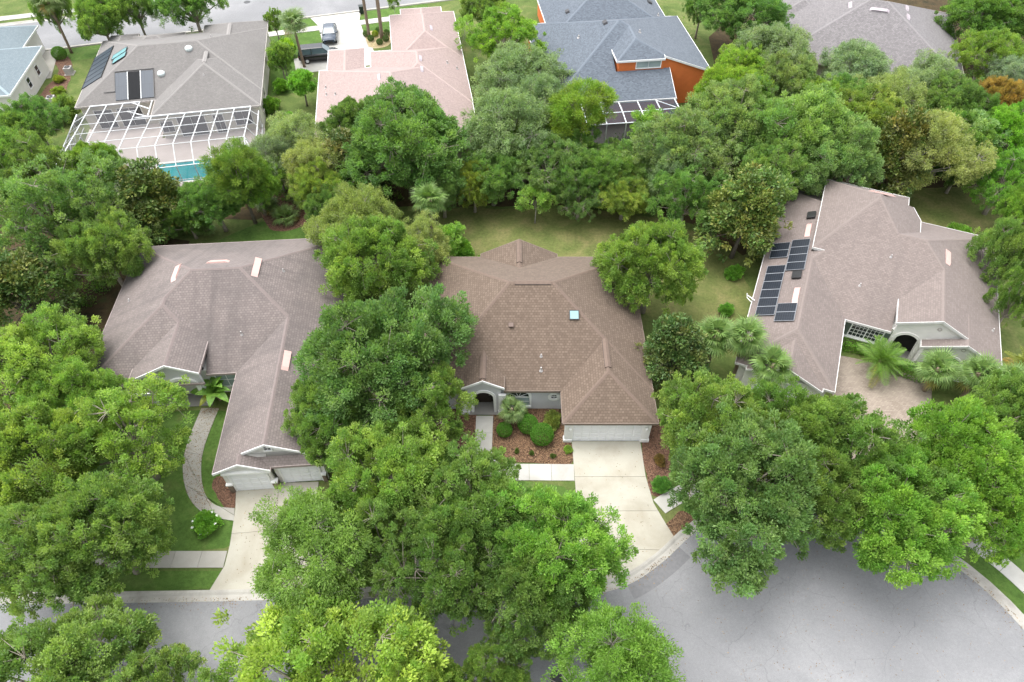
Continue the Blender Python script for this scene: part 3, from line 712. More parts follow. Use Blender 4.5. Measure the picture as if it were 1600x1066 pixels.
def walls(root, prims, sel, mat, inset=0.4, skirt=None):
    """a wall body under each roof volume; gable ends go up to the roof"""
    for n, i in enumerate(sel):
        fp, P = prims[i]; e = inset + 0.004*n
        x0 = min(p[0] for p in fp)+e; x1 = max(p[0] for p in fp)-e; y0 = min(p[1] for p in fp)+e; y1 = max(p[1] for p in fp)-e
        kinds = [('x' if abs(p[0]) > abs(p[1]) else 'y') for p in P]
        b = MB()
        if 'y' not in kinds:                                   # gable with the ridge along y
            zt = lambda x: min(p[0]*x+p[2] for p in P) - 0.1
            xr = max(np.linspace(x0, x1, 41), key=zt)
            xs = [x0, xr, x1]
            k = len(xs)
            for y in (y0, y1): b.v += [(x0,y,0)] + [(x,y,zt(x)) for x in xs] + [(x1,y,0)]
            m = k+2
            b.f += [tuple(range(m-1,-1,-1))[::-1], tuple(range(m, 2*m))[::-1]]
            for q in range(m): b.f.append((q, m+q, m+(q+1)%m, (q+1)%m)[::-1])
        else:
            z = min(min(p[0]*q[0]+p[1]*q[1]+p[2] for p in P) for q in fp)
            b.box(x0, x1, y0, y1, 0, z - 0.02)
        b.build('wall', mat, root)

# ---- house A: brown roof, grey stucco, two-car garage (centre)
ha = empty('house', (0,0,0), 0, 'grey stucco house with a brown shingle roof beside the wide pale driveway', 'house')
M['brown_fascia'] = plain('brown_fascia', (0.2,0.155,0.125), 0.7, 0.1)
ra = build_roof(ha, RA, M['roof_brown'], M['brown_fascia'], (0.165,0.12,0.095), M['white'])
walls(ha, RA, [1,2], M['stucco_grey'], 0.37)
for x0, x1, y0 in ((-6.33,-3.33,29.77),(-3.33,-0.82,30.75),(-0.82,9.735,29.774)):
    MB().box(x0, x1, y0, 43.23, 0, 2.72).build('wall', M['stucco_grey'], ha)
garage_door(ha, 4.32, 9.2, 26.93, 2.15, 4, 8)
for x in (3.98, 9.55):
    b = MB(); b.box(x-0.24, x+0.24, 26.86, 27.2, 0.3, 2.5); b.box(x-0.3, x+0.3, 26.8, 27.2, 0.02, 0.3); b.box(x-0.28, x+0.28, 26.82, 27.2, 2.5, 2.64)
    b.build('pilaster', M['white'], ha); lantern(ha, x+(0.1 if x < 6 else -0.1), 26.85, 1.75)
# entry porch with an arch under the small gable
gz = lambda x: min(3.2+0.55*(x+3.6), 3.2+0.55*(-0.55-x)) - 0.1
AX, AW = -2.07, 0.72
xs = [-3.35] + [AX-AW-1e-4] + lin(AX-AW, AX+AW, 15) + [AX+AW+1e-4, -0.8]
profile_wall(ha, xs, lambda x: 0.05 if abs(x-AX) > AW else arch(x, AX, AW, 1.75, 0.72), gz, 29.48, 29.72, M['stucco_grey'])
xs = lin(AX-AW-0.2, AX+AW+0.2, 25)
profile_wall(ha, xs, lambda x: 0.05 if abs(x-AX) > AW-0.001 else arch(x, AX, AW-0.001, 1.75, 0.72), lambda x: arch(x, AX, AW+0.21, 1.75, 0.93)+0.02, 29.42, 29.5, M['white'], 'arch_trim')
MB().box(-3.3,-0.85,30.4,30.6,0.02,2.9).build('wall', M['dark'], ha)  # wall behind the arch coloured near-black to stand for porch shade
b = MB(); b.box(-2.6,-1.55,30.34,30.42,0.06,2.1); dr = b.build('front_door', M['door_wood'], ha)
MB().box(-1.72,-1.66,30.28,30.345,0.95,1.1).build('door_handle', M['lead'], dr)
for sx in (-3.45, -0.7): MB().box(sx-0.28, sx+0.28, 29.3, 29.5, 0.05, 2.3).box(sx-0.32,sx+0.32,29.26,29.5,0.04,0.3).build('pilaster', M['white'], ha)
MB().box(-3.75,-0.4,29.2,30.5,0,0.07).build('porch_floor', M['porch'], ha)
# arched window and round window in the front wall
WX, WW = 0.47, 0.8
xs = lin(WX-WW-0.16, WX+WW+0.16, 25)
win = profile_wall(ha, xs, lambda x: 0.42 if abs(x-WX) > WW else arch(x, WX, WW, 1.62, 0.72), lambda x: arch(x, WX, WW+0.17, 1.62, 0.9)+0.03, 29.66, 29.8, M['white'], 'window')
MB().box(WX-WW-0.16, WX+WW+0.16, 29.64, 29.8, 0.32, 0.5).build('sill', M['white'], win)
xs = lin(WX-WW, WX+WW, 17)
profile_wall(ha, xs, lambda x: 1.56, lambda x: arch(x, WX, WW, 1.62, 0.72)+0.001, 29.735, 29.77, M['glass'], 'transom_pane').parent = win
MB().box(WX-WW, WX+WW, 29.735, 29.77, 0.5, 1.55).build('pane', M['glass_blind'], win)
b = MB(); b.box(WX-WW, WX+WW, 29.7, 29.77, 1.52, 1.6); b.box(WX-WW,WX+WW,29.715,29.77,1.0,1.03)
for k in (-0.45,-0.15,0.15,0.45): b.tube([(WX,29.72,1.58),(WX+k*1.5,29.72,1.6+0.66*math.sqrt(1-k*k*3.2))],[0.018]*2,5)
b.build('glazing_bar', M['white'], win)
rw = MB().disc_ring((3.08,29.78,1.6), 0.24, 0.46, (1,0,0), (0,0,1), 0.1, 28).build('round_window', M['white'], ha)
MB().disc_ring((3.08,29.76,1.6), 0, 0.24, (1,0,0), (0,0,1), 0.02, 24).build('pane', M['glass'], rw)
MB().box(3.065,3.095,29.70,29.74,1.37,1.83).box(2.85,3.31,29.702,29.738,1.585,1.615).build('glazing_bar', M['white'], rw)
sk = framed_panel(ha, RA, 4.59, 34.53, 0.72, 0.72, M['teal_glass'], M['dark_metal'], 'skylight', lift=0.1, fr=0.05, th=0.05)
box_vent(ha, RA, -0.07, 33.82, 0.34, 0.3, 0.22, M['brown_vent'])
pipe_vent(ha, RA, 2.12, 31.71, 0.22, 0.05); pipe_vent(ha, RA, 2.1, 30.75, 0.34, 0.06)
def ridge_vent(root, x0, y0, x1, y1, z, wid, mat):
    b = MB(); p = Vector((x0,y0,0)); q = Vector((x1,y1,0)); t = (q-p).normalized(); s = Vector((-t.y, t.x, 0))
    hw = wid/2; n = 0
    pts = []
    for e in (p, q):
        pts += [e - s*hw + Vector((0,0,z-0.16)), e - s*hw + Vector((0,0,z-0.05)), e + Vector((0,0,z+0.05)), e + s*hw + Vector((0,0,z-0.05)), e + s*hw + Vector((0,0,z-0.16))]
    b.v = [tuple(v) for v in pts]
    b.f = [(0,5,6,1),(1,6,7,2),(2,7,8,3),(3,8,9,4),(4,3,2,1,0),(5,6,7,8,9)]
    return b.build('ridge_vent', mat, root)
M['dark_ridge'] = plain('dark_ridge_vent', (0.10,0.075,0.062), 0.8, 0.2)
def capped_ridge_vent(root, x0, y0, x1, y1, z, roofmat):
    o = ridge_vent(root, x0, y0, x1, y1, z+0.01, 0.46, M['dark_ridge'])
    return o
for a in ((6.8,32.9,6.8,30.25,4.4),(0.6,43.6,0.6,41.2,4.37),(0.2,36.9,2.9,36.9,6.3),(-2.07,31.6,-2.07,29.5,4.04)):
    o = capped_ridge_vent(ha, *a, M['roof_brown'])
    x0,y0,x1,y1,z = a
    t = Vector((x1-x0, y1-y0, 0)).normalized(); s = Vector((-t.y,t.x,0))*0.2
    b = MB(); p, q = Vector((x0,y0,z+0.075)), Vector((x1,y1,z+0.075)); dz = Vector((0,0,-0.09))
    b.poly([p-s+dz, q-s+dz, q, p]); b.poly([p, q, q+s+dz, p+s+dz]); b.build('vent_cap', plain('brown_cap', (0.165,0.12,0.095), 0.9, 0.1), o)
box_w = MB().box(9.74,9.8,30,42.5,2.3,2.5); 

# ---- house B: mauve roof, two single garage doors (left)
hb = empty('house', (OB[0],OB[1],0), OB[2], 'off-white house with a mauve shingle roof and two garage doors, left of centre', 'house')
build_roof(hb, RB, M['roof_mauve'], plain('mauve_fascia', (0.33,0.275,0.26), 0.7, 0.1), (0.205,0.168,0.159), M['white'])
walls(hb, RB, [0,1,4], M['offwhite'], 0.4)
for vx, vy, ln, yaw in ((-1.88,0.72,1.9,90),(1.05,1.75,1.75,0),(4.3,0.65,2.1,90)):
    slot_vent(hb, RB, vx, vy, 0.55 if yaw else 1.75, ln if yaw else 0.5, M['pink_vent'], yaw if yaw else 0) if not yaw else slot_vent(hb, RB, vx, vy, ln, 0.5, M['pink_vent'], 0)
slot_vent(hb, RB, 7.35, -7.7, 1.8, 0.5, M['pink_vent'], 0)
pipe_vent(hb, RB, 3.59, -4.64); pipe_vent(hb, RB, 6.09, 0.99, 0.25); pipe_vent(hb, RB, -6.12, 0.1, 0.2)
# entry gable with arch
gz = lambda x: min(5.345+0.5*x, 4.4-0.5*x) - 0.12
AX, AW = -0.55, 0.95
xs = [-3.7, AX-AW-1e-4] + lin(AX-AW, AX+AW, 15) + [AX+AW+1e-4, 0.85]
profile_wall(hb, xs, lambda x: 0.03 if abs(x-AX) > AW else arch(x, AX, AW, 2.2, 0.7), gz, -7.7, -7.45, M['stucco_grey'])
xs = lin(AX-AW-0.22, AX+AW+0.22, 23)
profile_wall(hb, xs, lambda x: 0.03 if abs(x-AX) > AW-.001 else arch(x, AX, AW-.001, 2.2, 0.7), lambda x: arch(x, AX, AW+.23, 2.2, 0.95)+.02, -7.82, -7.68, M['white'], 'arch_trim')
MB().box(-3.6,0.8,-6.75,-6.6,0.02,3.3).build('wall', M['dark'], hb)  # shade of the entry put into this wall's colour
MB().box(-3.65,0.85,-8.0,-6.7,0,0.06).build('porch_floor', M['porch'], hb)
b = MB(); b.poly([(-3.9,-8.5,2.55),(-1.75,-8.5,2.55),(-1.75,-7.7,3.05),(-3.9,-7.7,3.05)]); b.poly([(-3.9,-8.5,2.5),(-3.9,-7.7,3.0),(-1.75,-7.7,3.0),(-1.75,-8.5,2.5)]); b.build('pent_roof', M['dark_ridge'], hb)
b = MB(); b.box(-3.95,-1.7,-8.56,-8.48,2.42,2.58); b.build('gutter', M['white'], hb)
MB().disc_ring((-1.5,-7.72,3.85), 0, 0.14, (1,0,0), (0,0,1), 0.04, 3).build('gable_ornament', M['white'], hb)
# garage fronts
gz = lambda x: min(2.75+0.5*(x-3.3), 2.75+0.5*(7.0-x)) - 0.1
profile_wall(hb, [3.65,5.15,6.8], lambda x: 0.02, gz, -15.42, -15.2, M['offwhite'])
gz2 = lambda x: min(2.75+0.5*(x-3.3), 2.75+0.5*(10.6-x)) - 0.1
profile_wall(hb, [5.0,6.95,8.95], lambda x: 3.3, gz2, -14.62, -14.45, M['offwhite'])
gw = window(hb, 6.95, -14.62, 3.62, 0.42, 0.5, 0, 2, 2, 'white', 'glass', 0.07)
garage_door(hb, 4.1, 6.5, -15.44, 2.13, 4, 4)
MB().box(6.9,10.2,-15.02,-14.8,0.02,2.7).build('wall', M['offwhite'], hb)
garage_door(hb, 7.3, 9.8, -15.04, 2.13, 4, 4)
for x0, x1, y0 in ((3.66,4.0,-15.55),(6.62,6.98,-15.55),(9.92,10.18,-15.2)):
    MB().box(x0,x1,y0,y0+0.3,0.02,0.95).build('stone_base', M['stone'], hb)
    MB().box(x0-0.05,x1+0.05,y0-0.06,y0+0.3,0.95,1.08).build('stone_ledge', M['white'], hb)
MB().box(3.72,6.9,-15.62,-15.42,2.32,2.5).build('lintel_ledge', M['white'], hb)
window(hb, 2.2, -6.8, 0.8, 1.5, 1.5, 0, 2, 2, 'white', 'glass_blind')
window(hb, -7.3, -2, 0.9, 1.4, 1.3, -90, 2, 2)

# ---- house C: taupe roof, solar panels (right)
hc = empty('house', (OCC[0],OCC[1],0), OCC[2], 'white stucco house with a taupe roof carrying black solar panels', 'house')
build_roof(hc, RCs, M['roof_taupe'], plain('gutter_white', (0.66,0.65,0.63), 0.5, 0.06), (0.215,0.178,0.163))
walls(hc, RCs, [5], M['offwhite'], 0.4)
for x0, x1, y0 in ((-1.85,2.42,-6.3),(2.42,4.6,-5.3),(4.6,9.3,-6.304)): MB().box(x0, x1, y0, 8.0, 0, 2.72).build('wall', M['offwhite'], hc)
MB().box(-4.85,1.65,-1.2,8.3,0,4.7).build('wall', M['offwhite'], hc)
MB().box(-1.6,2.6,1.2,5.4,0,4.6).prism([(1.4,5.3),(2.59,5.3),(1.6,6.55),(0,6.55)],0,4.7).build('wall', M['offwhite'], hc)
cell = 1.02
M['panel_frame'] = plain('panel_frame', (0.34,0.36,0.39), 0.45, 0.05)
for col, y0, n in ((-7.35,-0.2,2),(-5.95,0.05,4),(-7.3,-3.3,6),(-5.92,-8.1,2)):
    for i in range(n):
        framed_panel(hc, RCs, col, y0-cell*(i+0.5), cell-0.02, 1.45, M['solar'], M['panel_frame'], 'solar_panel', 0, 0.13, 0.022, 0.02, 'cells')
for x, y in ((-5.6,3.5),(-5.72,-4.69)):
    m = plane_mat(RCs, x, y, 0, 0.16); b = MB(); b.obox(m, 0.44, 0.36, 0.07); b.obox(plane_mat(RCs,x,y,0,0.06), 0.3, 0.26, 0.06)
    b.build('attic_fan', M['black_plastic'], hc, bevel=0.02)
for x, y in ((-5.62,1.5),(-5.5,-7.05),(5.02,1.2)): slot_vent(hc, RCs, x, y, 1.85, 0.42, M['pink_vent'])
for x, y in ((0.76,-0.7),(-0.96,-3.7),(-7.32,7.07),(9.04,-3.87)): pipe_vent(hc, RCs, x, y, 0.25)
slot_vent(hc, RCs, -0.7, 6.1, 2.2, 0.4, M['pink_vent'])
b = MB()
b.tube([(-8.5,-7.5,2.6),(-8.9,-7.3,2.75),(-9.0,-7.2,3.1)],[0.04]*3,6); b.tube([(-8.3,-7.6,2.95),(-8.9,-7.3,3.0)],[0.04]*2,6); b.build('conduit', M['white'], hc)
b = MB(); b.tube([(-7.9,-9.5,3.08),(-8.05,-12.6,3.0)],[0.025]*2,6); b.build('conduit', M['lead'], hc)
# downpipes, front window with shutters, stone skirt
window(hc, 0.55, -6.3, 0.95, 2.3, 1.45, 0, 8, 4, 'white', 'glass', 0.09, 1)
for x in (-0.9, 2.0):
    b = MB(); b.box(x-0.22,x+0.22,-6.36,-6.3,0.9,2.45); s = b.build('shutter', M['shutter'], hc)
    sm = MB().box(-0.19,0.19,-0.02,0,-0.02,0.02).mesh('slat', M['shutter'])
    for k in range(14): inst('slat', sm, s, (x,-6.362,1.0+0.1*k))
MB().box(-1.75,2.4,-6.42,-6.3,0,0.75).build('stone_skirt', M['stone'], hc)
MB().box(-1.8,2.4,-6.48,-6.3,0.75,0.85).build('stone_ledge', M['white'], hc)
gz = lambda x: min(3.8+0.47*(x-2.0), 2.75+0.47*(9.7-x)) - 0.1
AX, AW = 3.35, 0.85
xs = [2.2, AX-AW-1e-4] + lin(AX-AW, AX+AW, 15) + [AX+AW+1e-4, 4.65, 9.3]
profile_wall(hc, xs, lambda x: 0.03 if abs(x-AX) > AW else arch(x, AX, AW, 1.9, 0.85), gz, -6.45, -6.2, M['offwhite'])
xs = lin(AX-AW-0.18, AX+AW+0.18, 23)
profile_wall(hc, xs, lambda x: 0.03 if abs(x-AX) > AW-.001 else arch(x, AX, AW-.001, 1.9, 0.85), lambda x: arch(x, AX, AW+.19, 1.9, 1.05)+.02, -6.53, -6.43, M['offwhite'], 'arch_trim')
MB().box(2.3,5,-5.4,-5.3,0.02,3.4).build('wall', M['dark'], hc)  # back of the porch, its shade painted on as near-black
MB().box(2.2,5,-6.8,-5.4,0,0.06).build('porch_floor', M['porch'], hc)
gz = lambda x: min(2.82+0.47*(x-4.15), 2.755+0.47*(9.7-x)) - 0.1
profile_wall(hc, [4.5,6.85,9.3], lambda x: 0.03, gz, -7.2, -6.9, M['offwhite'])
MB().box(4.5,9.3,-6.9,-6.0,0.02,2.8).build('wall', M['offwhite'], hc)
WX, WW = 6.6, 0.65; xs = lin(WX-WW-0.14, WX+WW+0.14, 19)
win = profile_wall(hc, xs, lambda x: 0.7 if abs(x-WX) > WW else arch(x, WX, WW, 1.75, 0.6), lambda x: arch(x, WX, WW+0.15, 1.75, 0.75)+0.03, -7.3, -7.18, M['white'], 'window')
profile_wall(hc, lin(WX-WW, WX+WW, 17), lambda x: 0.7, lambda x: arch(x, WX, WW, 1.75, 0.6)+.001, -7.235, -7.19, M['glass'], 'pane').parent = win
MB().box(-7.6,-2.2,-14.5,-14.3,0.02,2.74).build('wall', M['offwhite'], hc)
garage_door(hc, -6.6, -3.2, -14.52, 2.13, 4, 6)
for x, y, z in ((-1.42,-13.0,2.6),(-8.42,-4,2.6)): MB().tube([(x,y,z),(x+.06,y,z-.3),(x+.3*(1 if x<-5 else -1),y,z-.5),(x+.3*(1 if x<-5 else -1),y,.1)],[0.045]*4,6).build('downpipe', M['white'], hc)
for px_, pz in ((4.9,4.05),(6.85,3.35)):
    MB().disc_ring((px_, -6.47 if px_ < 6 else -7.22, pz), 0.1, 0.16, (1,0,0), (0,0,1), 0.03, 20).build('gable_ornament', M['trim_grey'], hc)

# ---- house D: grey roof, pool cage (top left)
hd = empty('house', (OD[0],OD[1],0), OD[2], 'cream house with a grey shingle roof beside the white-framed pool cage', 'house')
build_roof(hd, RD, M['roof_grey'], M['trim_grey'], (0.245,0.232,0.222))
walls(hd, RD, [0,1,2], M['stucco_cream'], 0.35)
# pool heating mats on the left slope and the rear slope
def mat_strip(x, y, wid, length, mat, name='pool_heater_panel', lift=0.05):
    m = plane_mat(RD, x, y, 0, lift); o = bpy.data.objects.new(name, MB().box(-wid/2,wid/2,-length/2,length/2,-0.03,0.03).mesh(name, mat)); o.matrix_local = m; link(o, hd); return o
for i in range(6): mat_strip(-9.35, 4.2-1.26*i - 0.3, 1.13, 2.75 - 0.0*i, M['pool_heater'])
b = MB(); mm = plane_mat(RD, -9.35, 0.6, 0, 0.08)
for sy in (-1.42, 1.42): b.obox(mm @ Matrix.Translation((0, sy, 0)), 3.8, 0.03, 0.03)
b.build('header_pipe', M['black_plastic'], hd)
for i, (x, mt) in enumerate(((-5.75,'pool_heater'),(-4.45,'pool_heater_black'),(-3.05,'pool_heater'))):
    mat_strip(x, -5.0, 1.25, 3.5, M[mt])
b = MB()
for x in (-5.1,-3.75): b.obox(plane_mat(RD, x, -5.0, 0, 0.07), 0.035, 1.8, 0.03)
b.build('panel_rail', M['alu'], hd)
b = MB(); b.obox(plane_mat(RD, -4.4, -3.25, 0, 0.08), 2.1, 0.035, 0.035); b.obox(plane_mat(RD,-2.38,-5.0,0,.08),0.03,1.8,0.03); b.obox(plane_mat(RD,-6.43,-4.4,0,.08),0.03,1.3,0.03); b.obox(plane_mat(RD,-7.0,-5.55,0,.08),0.6,0.03,0.03); b.build('header_pipe', M['black_plastic'], hd)
framed_panel(hd, RD, -6.35, 0.35, 1.15, 2.1, M['teal_panel'], M['dark_metal'], 'solar_collector', 0, 0.12, 0.04, 0.04)
framed_panel(hd, RD, -6.1, -0.95, 1.15, 1.9, M['teal_panel'], M['dark_metal'], 'solar_collector', 0, 0.12, 0.04, 0.04)
for x, y in ((1.49,-1.23),(-1.57,-3.93)):
    z, _ = roof_h(RD, x, y); b = MB()
    b.tube([(x,y,z-0.15),(x,y,z+0.1),(x,y,z+0.16),(x,y,z+0.3),(x,y,z+0.36)],[0.42,0.42,0.4,0.26,0.08],18); b.build('skylight_dome', M['dome'], hd, smooth=True)
M['grey_vent'] = plain('grey_vent', (0.27,0.255,0.245), 0.8, 0.1)
ridge_vent(hd, 5.1, 6.6, 5.1, 3.4, 4.76, 0.45, M['grey_vent']); ridge_vent(hd, 3.35, -1.8, 3.35, -4.3, 5.5, 0.45, M['grey_vent'])
pipe_vent(hd, RD, 3.6, 1.6, 0.3); pipe_vent(hd, RD, 3.3, -6.0, 0.2)
for y in (-7.5,-4.5,3): window(hd, 8.66, y, 0.9, 1.0, 1.3, 90, 1, 2, 'stucco_cream', 'glass')
for x, y, ww, hh in ((-8.2,-6.55,1.8,2.1),(-5.5,-6.55,2.4,2.1),(-1.2,-9.86,1.2,1.2),(1.4,-9.86,2.8,2.2),(4.2,-9.86,1.0,2.1),(6.8,-9.86,1.8,1.6)):
    window(hd, x, y, 0.12 if hh > 2 else 0.8, ww, hh, 0, 2, 1, 'white', 'glass')

# pool cage: white frame, screen panels
cg = empty('pool_cage', (OD[0],OD[1],0), OD[2], 'large white-framed insect-screen pool cage behind the grey-roofed house', 'pool cage')
cw = 0.038
def beam(p, q, wd=cw, name='beam'):
    p, q = Vector(p), Vector(q); t = (q-p); m = t.to_track_quat('Z','Y').to_matrix().to_4x4(); m.translation = (p+q)/2
    return MB().obox(m, wd, wd*0.8, t.length/2+0.02).build(name, M['alu'], cg)
def pane(pts, mat='screen'): return MB().poly(pts).build('screen_pane', M[mat], cg)
CX0, CX1 = -10.5, 8.7; YT, YW = -17.7, -19.4; ZT, ZW = 3.95, 2.5
xs = lin(-9.0, 8.0, 11)
house_y = lambda x: -7.05 if x < -2.4 else -10.35
topz = lambda y, x: 3.02 + (ZT-3.02)*(house_y(x)-y)/(house_y(x)-YT)
for x in xs:
    hy = house_y(x)
    beam((x,hy,3.02),(x,YT,ZT)); beam((x,YT,ZT),(x,YW,ZW)); beam((x,YW,ZW),(x,YW,0.03))
rows = [-7.05,-9.2,-11.33,-13.45,-15.6,YT]
for i in range(len(xs)-1):
    x0, x1 = xs[i], xs[i+1]; xm = (x0+x1)/2; hy = house_y(xm) if not (x0 < -2.4 < x1) else -10.35
    ys = [hy] + [y for y in rows if y < hy-0.8]
    for a, bq in zip(ys[:-1], ys[1:]):
        za, zb = topz(a, xm), topz(bq, xm)
        pane([(x0,bq,zb),(x1,bq,zb),(x1,a,za),(x0,a,za)])
        beam((x0,bq,zb),(x1,bq,zb), 0.025)
    beam((x0,hy,3.02),(x1,hy,3.02), 0.07)
    pane([(x0,YW,ZW),(x1,YW,ZW),(x1,YT,ZT),(x0,YT,ZT)]); beam((x0,YW,ZW),(x1,YW,ZW))
    pane([(x0,YW,0.05),(x1,YW,0.05),(x1,YW,ZW),(x0,YW,ZW)]); beam((x0,YW,0.9),(x1,YW,0.9), 0.03)
for sx, xe, xt in ((-1, CX0, xs[0]), (1, CX1, xs[-1])):
    ys = [-7.5,-9.2,-11.33,-13.45,-15.6,YT] if sx < 0 else [-10.4,-11.33,-13.45,-15.6,YT]
    for a, bq in zip(ys[:-1], ys[1:]):
        pane([(xe,bq,ZW),(xt,bq,topz(bq,xt)),(xt,a,topz(a,xt)),(xe,a,ZW)], 'screen'); pane([(xe,bq,.05),(xe,bq,ZW),(xe,a,ZW),(xe,a,.05)], 'screen')
        beam((xe,bq,ZW),(xt,bq,topz(bq,xt)),0.035); beam((xe,bq,ZW),(xe,bq,.03),0.045); beam((xe,bq,ZW),(xe,a,ZW),0.05); beam((xe,bq,.9),(xe,a,.9),0.03)
    beam((xe,YW,ZW),(xe,YW,0.03)); beam((xe,YT,ZW),(xe,YW,ZW),0.05); beam((xe,YW,ZW),(xt,YT,ZT)); beam((xe,YW,ZW),(xt,YW,ZW))
    pane([(xe,YW,.05),(xt,YW,.05),(xt,YW,ZW),(xe,YW,ZW)]); pane([(xe,YW,ZW),(xt,YW,ZW),(xt,YT,ZT)]); pane([(xe,YT,ZW),(xe,YW,ZW),(xt,YT,ZT)])
beam((-4.75,house_y(-4.75),3.02),(-2.62,-9.0,topz(-9.0,-2.6)),0.05); beam((-4.75,-9.2,topz(-9.2,-4.7)),(-2.62,-10.35,3.05),0.05); beam((-2.62,-7.05,3.02),(-2.62,-10.35,3.02),0.05)
for k in range(3): beam((CX0,-15.6+2.13*k,0.9),(CX0,-13.45+2.13*k,ZW),0.035)
# deck and pool
dk = tag(empty('pool_deck', (OD[0],OD[1],0), OD[2]), kind='structure')
PX0, PX1, PY0, PY1 = -2.0, 4.8, -18.4, -14.9
for x0,x1,y0,y1 in ((CX0,PX0-.3,YW,-6.4),(PX1+.3,CX1,YW,-9.8),(PX0-.3,PX1+.3,PY1+.3,-9.8),(PX0-.3,PX1+.3,YW,PY0-.3),(PX0-.3,-2.7,-9.8,-9.5)):
    if x1-x0 > .1 and y1-y0 > .1: MB().box(x0,x1,y0,y1,0.0,0.06).build('slab', M['paver_deck'], dk)
po = empty('swimming_pool', (OD[0],OD[1],0), OD[2], 'turquoise swimming pool inside the white pool cage', 'swimming pool')
b = MB()
for x0,x1,y0,y1 in ((PX0-.3,PX1+.3,PY1,PY1+.3),(PX0-.3,PX1+.3,PY0-.3,PY0),(PX0-.3,PX0,PY0,PY1),(PX1,PX1+.3,PY0,PY1)): b.box(x0,x1,y0,y1,0,0.09)
b.build('coping', M['offwhite'], po)
MB().box(PX0,PX1,PY0,PY1,0.0,0.03).build('water', M['water'], po)

# ---- house E: pale blue roof at the left edge
he = empty('house', (OE[0],OE[1],0), OE[2], 'house with a pale blue-grey roof and white dormer at the left edge', 'house')
build_roof(he, REs, M['roof_paleblue'], M['white'], (0.3,0.37,0.4))
walls(he, REs, [0,1], M['offwhite'], 0.35)
b = MB(); b.box(-6.0,-3.4,0.2,2.6,3.2,5.6); dm = b.build('dormer', M['white'], he)
for k in range(3): window(dm, -5.5+0.85*k, 0.2, 4.2, 0.6, 0.9, 0, 1, 1, 'white', 'glass')
for y in (2.5, 5.5): window(he, 0.86, y, 1.0, 0.8, 1.1, 90, 1, 2, 'white', 'glass')
def ac_unit(x, y, rz, label):
    r = empty('air_conditioner', (x,y,0), rz, label, 'air conditioner')
    MB().box(-.42,.42,-.42,.42,.08,.85).build('casing', M['lead'], r, bevel=0.03)
    MB().disc_ring((0,0,.86),0.08,0.34,(1,0,0),(0,1,0),0.02,20).build('fan_grille', M['black_plastic'], r)
    MB().box(-.55,.55,-.55,.55,0,.08).build('pad', M['concrete_b'], r)
ac_unit(-54.6,80.3,8,'grey air conditioner by the wall of the pale blue-roofed house, nearer the street')
ac_unit(-53.6,73.3,8,'grey air conditioner by the pale blue-roofed house, nearer the woods')

# ---- house F: pink roof
hf = empty('house', (OF[0],OF[1],0), OF[2], 'house with a pale pink shingle roof next to two parked cars', 'house')
build_roof(hf, RF, M['roof_pink'], M['white'], (0.4,0.315,0.293))
walls(hf, RF, [0,1,2,3,4], M['stucco_cream'], 0.35)
for x, y in ((-1.98,-6.63),(2.56,-1.44),(2.56,-3.88),(4.33,7.48)): slot_vent(hf, RF, x, y, 1.3, 0.3, M['lilac_vent'])
for x, y in ((-8.13,-3.25),(-7.99,-4.93),(-6.95,-5.77),(5.56,-0.55),(6.6,-1.16)): pipe_vent(hf, RF, x, y, 0.3, 0.07)
for x in (-1.5, 0.75): slot_vent(hf, RF, x, -9.9, 1.7, 0.35, M['lilac_vent'], 0, 0.16)
garage_door(hf, 1.4, 5.6, 16.3, 2.13, 4, 6)
window(hf, 7.3, 8, 1.0, 1.0, 1.2, 90, 1, 2, 'white', 'glass')

# ---- house G: slate roof, orange walls, small screen enclosure
hg = empty('house', (OG[0],OG[1],0), OG[2], 'two-storey orange stucco house with a slate-blue shingle roof', 'house')
build_roof(hg, RG, M['roof_blue'], M['white'], (0.15,0.176,0.21))
MB().box(-9.2,4.0,-13.0,6.0,0,2.98).build('wall', M['stucco_orange'], hg)
gz = lambda x: 3.9+0.36*(9.4-x) - 0.1
profile_wall(hg, [3.72,9.0], lambda x: 0.02, gz, -9.5, -2.5, M['stucco_orange'])
MB().box(4.0,9.004,-2.5,5.9,0,2.9).build('wall', M['stucco_orange'], hg)
MB().box(-1.4,3.72,-9.62,-5,3.0,5.7).build('wall', M['stucco_orange'], hg)
MB().box(-6.6,8.2,5,15.6,0,2.97).build('wall', M['stucco_orange'], hg)
window(hg, 1.95, -9.62, 4.72, 2.7, 0.85, 0, 2, 1, 'white', 'glass_blind', 0.1)
for x, y in ((-1.59,-2.55),(-4.22,6.6),(7.17,9.3)): slot_vent(hg, RG, x, y, 0.9, 0.5, M['dark_metal'], 0, 0.2)
for x, y in ((-4.65,-2.88),(1.78,-5.28),(7.36,5.6)): pipe_vent(hg, RG, x, y, 0.3, 0.08)
MB().tube([(4.5,-13.3,2.9),(4.5,-13.3,0.1)],[0.05]*2,6).build('downpipe', M['white'], hg)
sg = empty('screen_enclosure', (OG[0],OG[1],0), OG[2], 'small dark screened lanai with white frame behind the orange house', 'screen enclosure')
def beam2(p, q, wd=0.05):
    p, q = Vector(p), Vector(q); t = (q-p); m = t.to_track_quat('Z','Y').to_matrix().to_4x4(); m.translation = (p+q)/2
    return MB().obox(m, wd, wd, t.length/2+0.02).build('beam', M['alu'], sg)
gx = lin(-6.2, 4.2, 6); gys = [-13.45,-15.4,-17.2]; gzs = [2.9,2.9,2.7]
